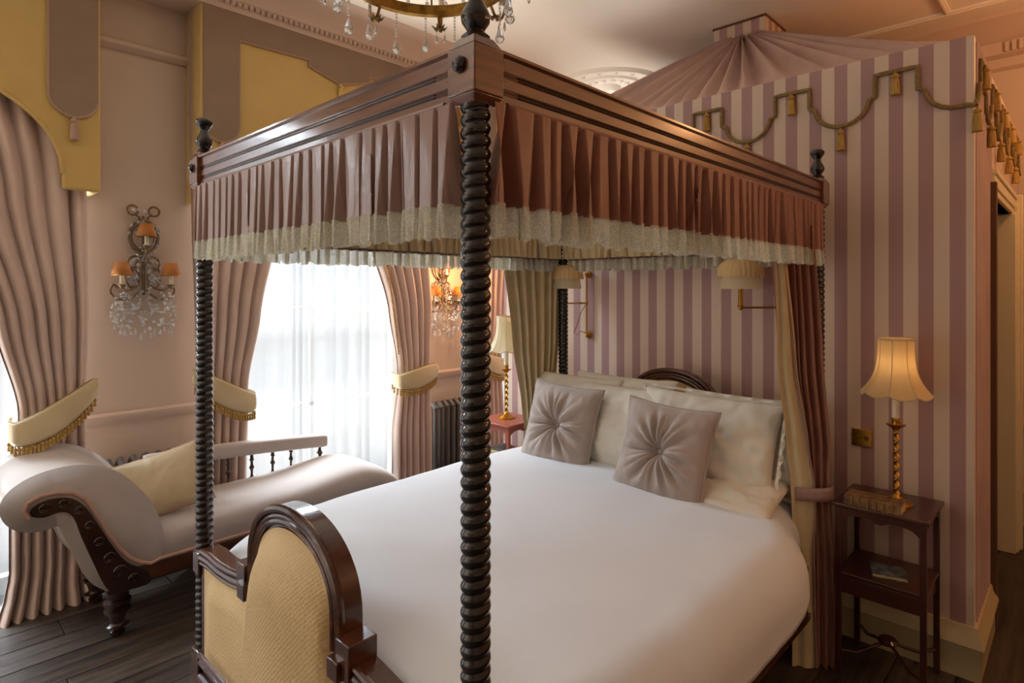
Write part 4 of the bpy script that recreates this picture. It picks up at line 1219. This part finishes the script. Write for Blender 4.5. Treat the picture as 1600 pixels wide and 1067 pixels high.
# piping along the show-wood
pp = [(-.395, .645), (-.412, .68), (-.400, .712), (-.36, .730), (-.30, .732), (-.245, .718), (-.20, .68), (-.16, .60), (-.115, .505), (-.07, .42), (-.025, .358), (.02, .325), (.06, .308)]
pl = [(CX1 + .014, p[0], p[1]) for p in pp] + [(CX1 + .012, .10, .318)] + [(CX1 + .012, .2 + i * .1, .318) for i in range(12)] + [(CX1 - .02, 1.45, .318), (CX1 - .12, 1.53, .318)]
obj('piping', MB().tube(pl, .0085, 7), 'piping', ch)
# seat rail
mb = MB(); mb.box(CX1 - .03, CX1 + .0165, -.02, 1.48, .225, .312); mb.box(CX0 - .012, CX0 + .03, -.02, 1.48, .225, .312); mb.box(CX0, CX1, 1.45, 1.49, .225, .312); mb.box(CX0, CX1, -.06, -.02, .225, .312)
obj('seat_rail', mb, 'wood', ch, bevel=.008)
legp = [(1.4 * r, z) for r, z in [(.008, 0), (.020, .003), (.022, .022), (.014, .03), (.022, .038), (.034, .048), (.022, .056), (.02, .062), (.024, .085), (.028, .10), (.026, .108), (.038, .114), (.038, .124), (.026, .130), (.030, .14), (.040, .150), (.040, .162), (.028, .170), (.034, .18), (.034, .2), (.034, .23)]]
for (a, b) in ((-.92, -.065), (-1.345, -.065), (-.92, 1.40), (-1.345, 1.40)):
    obj('leg_block', MB().box(a - .05, a + .05, b - .05, b + .05, .215, .305), 'darkwood', ch, bevel=.004)
    obj('leg', MB().lathe(legp, (a, b, 0), 20), 'darkwood', ch)
# low back rail with spindles
rr = [(.20, .685), (.40, .672), (.70, .655), (1.0, .638), (1.22, .624)]
def railfn(u, v):
    t = v * 1; y = lerp(.16, 1.225, v); z = lerp(.665, .594, v) + .012 * math.sin(PI * v)
    a = 2 * PI * u; c_, s_ = math.cos(a), math.sin(a)
    e = .55
    k = 1 if 0.01 < v < .99 else .9
    return (-1.35 + .045 * k * math.copysign(abs(c_) ** e, c_), y, z + .042 * k * math.copysign(abs(s_) ** e, s_))
mbr = MB().grid(railfn, 28, 40, closed_u=True); nn = 28
mbr.f.append(tuple(range(nn))); mbr.f.append(tuple(39 * nn + i for i in range(nn - 1, -1, -1)))
obj('back_rail', mbr, 'chaise', ch, smooth=True)
for y in (.30, .45, .60, .74, .87, .99, 1.19):
    zt = lerp(.665, .594, (y - .16) / 1.065) - .02
    big = 1.35 if y > 1.1 else 1.0
    p = [(.010, .40), (.010, .45), (.016, .456), (.008, .464), (.007, .49), (.011, .505), (.017, .515), (.011, .525), (.007, .54), (.010, .556), (.015, .562), (.010, .57), (.010, zt)]
    obj('spindle', MB().lathe([(r * big, z) for r, z in p], (-1.35, y, 0), 12), 'darkwood', ch)
# champagne cushion on the chaise
cu = thing('silk_cushion', 'champagne silk cushion leaning on the chaise back rail', 'cushion')
mb, s = pillow_mb(.46, .34, .13, pinch=.16, seed=3, wr=.002)
o = obj('cover', mb, 'cushion', cu, smooth='all'); merged(o)
pts = []
for sd in range(4):
    for k in range(18):
        t = k / 18; u, v = [(t, 0), (1, t), (1 - t, 1), (0, 1 - t)][sd]
        x, th, z = s(u, v); pts.append((x, 0, z))
obj('piping', MB().tube(pts, .005, 6, closed=True), 'piping', cu)
place(cu, (-1.12, .165, .60), .55, 1.15, -.28)

# ================================================================ CHANDELIER
HX, HY, HZ = .753, .435, 2.655
cl = thing('chandelier', 'gilt ring chandelier with crystal drops hanging above the bed foot', 'chandelier', (HX, HY, HZ))
R = .285
def ringfn(u, v):
    a = 2 * PI * u; prof = [(R - .012, .0), (R + .004, -.004), (R + .012, .008), (R + .006, .02), (R + .012, .034), (R, .042), (R - .012, .036), (R - .012, 0)]
    k = v * (len(prof) - 1); i = min(int(k), len(prof) - 2); t = k - i
    r = lerp(prof[i][0], prof[i + 1][0], t); z = lerp(prof[i][1], prof[i + 1][1], t)
    return (HX + r * math.cos(a), HY + r * math.sin(a), HZ + z)
obj('ring', MB().grid(ringfn, 90, 15, closed_u=True), 'oldgold', cl)
b = MB()
for k in range(90):
    a = 2 * PI * k / 90; b.ball((HX + (R + .008) * math.cos(a), HY + (R + .008) * math.sin(a), HZ + .022), .0055, 6, 4)
obj('ring_beads', b, 'crystal', cl, smooth=False, kind='stuff')
st = MB(); 
st.tube([(HX, HY, ZC), (HX, HY, HZ + .38)], .006, 8)
st.lathe([(.05, HZ + .52), (.09, HZ + .50), (.10, HZ + .48), (.06, HZ + .47)], (HX, HY, 0), 24)
st.lathe([(.06, ZC - .03), (.03, ZC - .06), (.01, ZC - .08)], (HX, HY, 0), 20); st.lathe([(.065, ZC), (.06, ZC - .03)], (HX, HY, 0), 20)
obj('stem', st, 'oldgold', cl)
rib = MB()
for k in range(6):
    a = 2 * PI * k / 6 + .3
    pts = [(HX + r * math.cos(a), HY + r * math.sin(a), HZ + z) for r, z in ((R, .02), (R * .9, .1), (R * .6, .25), (.09, .49))]
    rib.tube(pts, .004, 6)
obj('stays', rib, 'oldgold', cl)
for k in range(24):
    a = 2 * PI * k / 24 + .1; m2 = MB()
    for j in range(16):
        t = j / 15; r = lerp(R - .005, .09, t ** 1.2); z = .03 + .46 * t ** 1.1 - .06 * math.sin(PI * t)
        m2.ball((HX + r * math.cos(a), HY + r * math.sin(a), HZ + z), .0075, 6, 4)
    obj('bead_strand', m2, 'crystal', cl, smooth=False)
for k in range(16):
    a = 2 * PI * k / 16 + .12
    x, y = HX + R * math.cos(a), HY + R * math.sin(a); m2 = MB()
    L = .085 if k % 2 else .065
    nb = 8 if k % 2 else 6
    for j in range(nb): m2.ball((x, y, HZ - .012 - j * .0115), .0048, 6, 4)
    z = HZ - .012 - nb * .0115
    m2.lathe([(.001, 0), (.005, -.006), (.0155, -.034), (.017, -.042), (.012, -.052), (.001, -.058)], (x, y, z), 8)
    obj('crystal_drop', m2, 'crystal', cl, smooth=False)
for k in range(8):
    a = 2 * PI * k / 8 - .05; ca, sa = math.cos(a), math.sin(a)
    def Q(r, z): return (HX + r * ca, HY + r * sa, HZ + z)
    ar = obj('arm', MB().tube(soft([Q(R, .01), Q(R + .03, -.035), Q(R + .06, -.03), Q(R + .075, .01), Q(R + .075, .035)]), .0055, 7), 'oldgold', cl)
    lf = MB()
    for q in range(6):
        an = 2 * PI * q / 6
        c0 = Vector(Q(R + .03, -.03)); lf.tube([c0, c0 + Vector((math.cos(an) * .018, math.sin(an) * .018, -.008)), c0 + Vector((math.cos(an) * .03, math.sin(an) * .03, .004))], [.005, .006, .001], 5)
    obj('leaf_spray', lf, 'antique', ar)
    obj('candle', MB().lathe([(.02, .03), (.026, .04), (.011, .043), (.011, .13), (.003, .133)], (HX + (R + .075) * ca, HY + (R + .075) * sa, HZ), 12), 'candle', ar)
    for q in (-1, 1):
        c0 = Vector(Q(R + .06, -.03)) + Vector((-sa, ca, 0)) * .016 * q
        dd = MB(); dd.tube([c0, c0 + Vector((0, 0, -.018))], .0012, 4); dd.lathe([(.001, -.018), (.003, -.022), (.006, -.045), (.001, -.055)], tuple(c0), 6)
        obj('small_drop', dd, 'crystal', ar, smooth=False)
print('objects', len(bpy.data.objects))
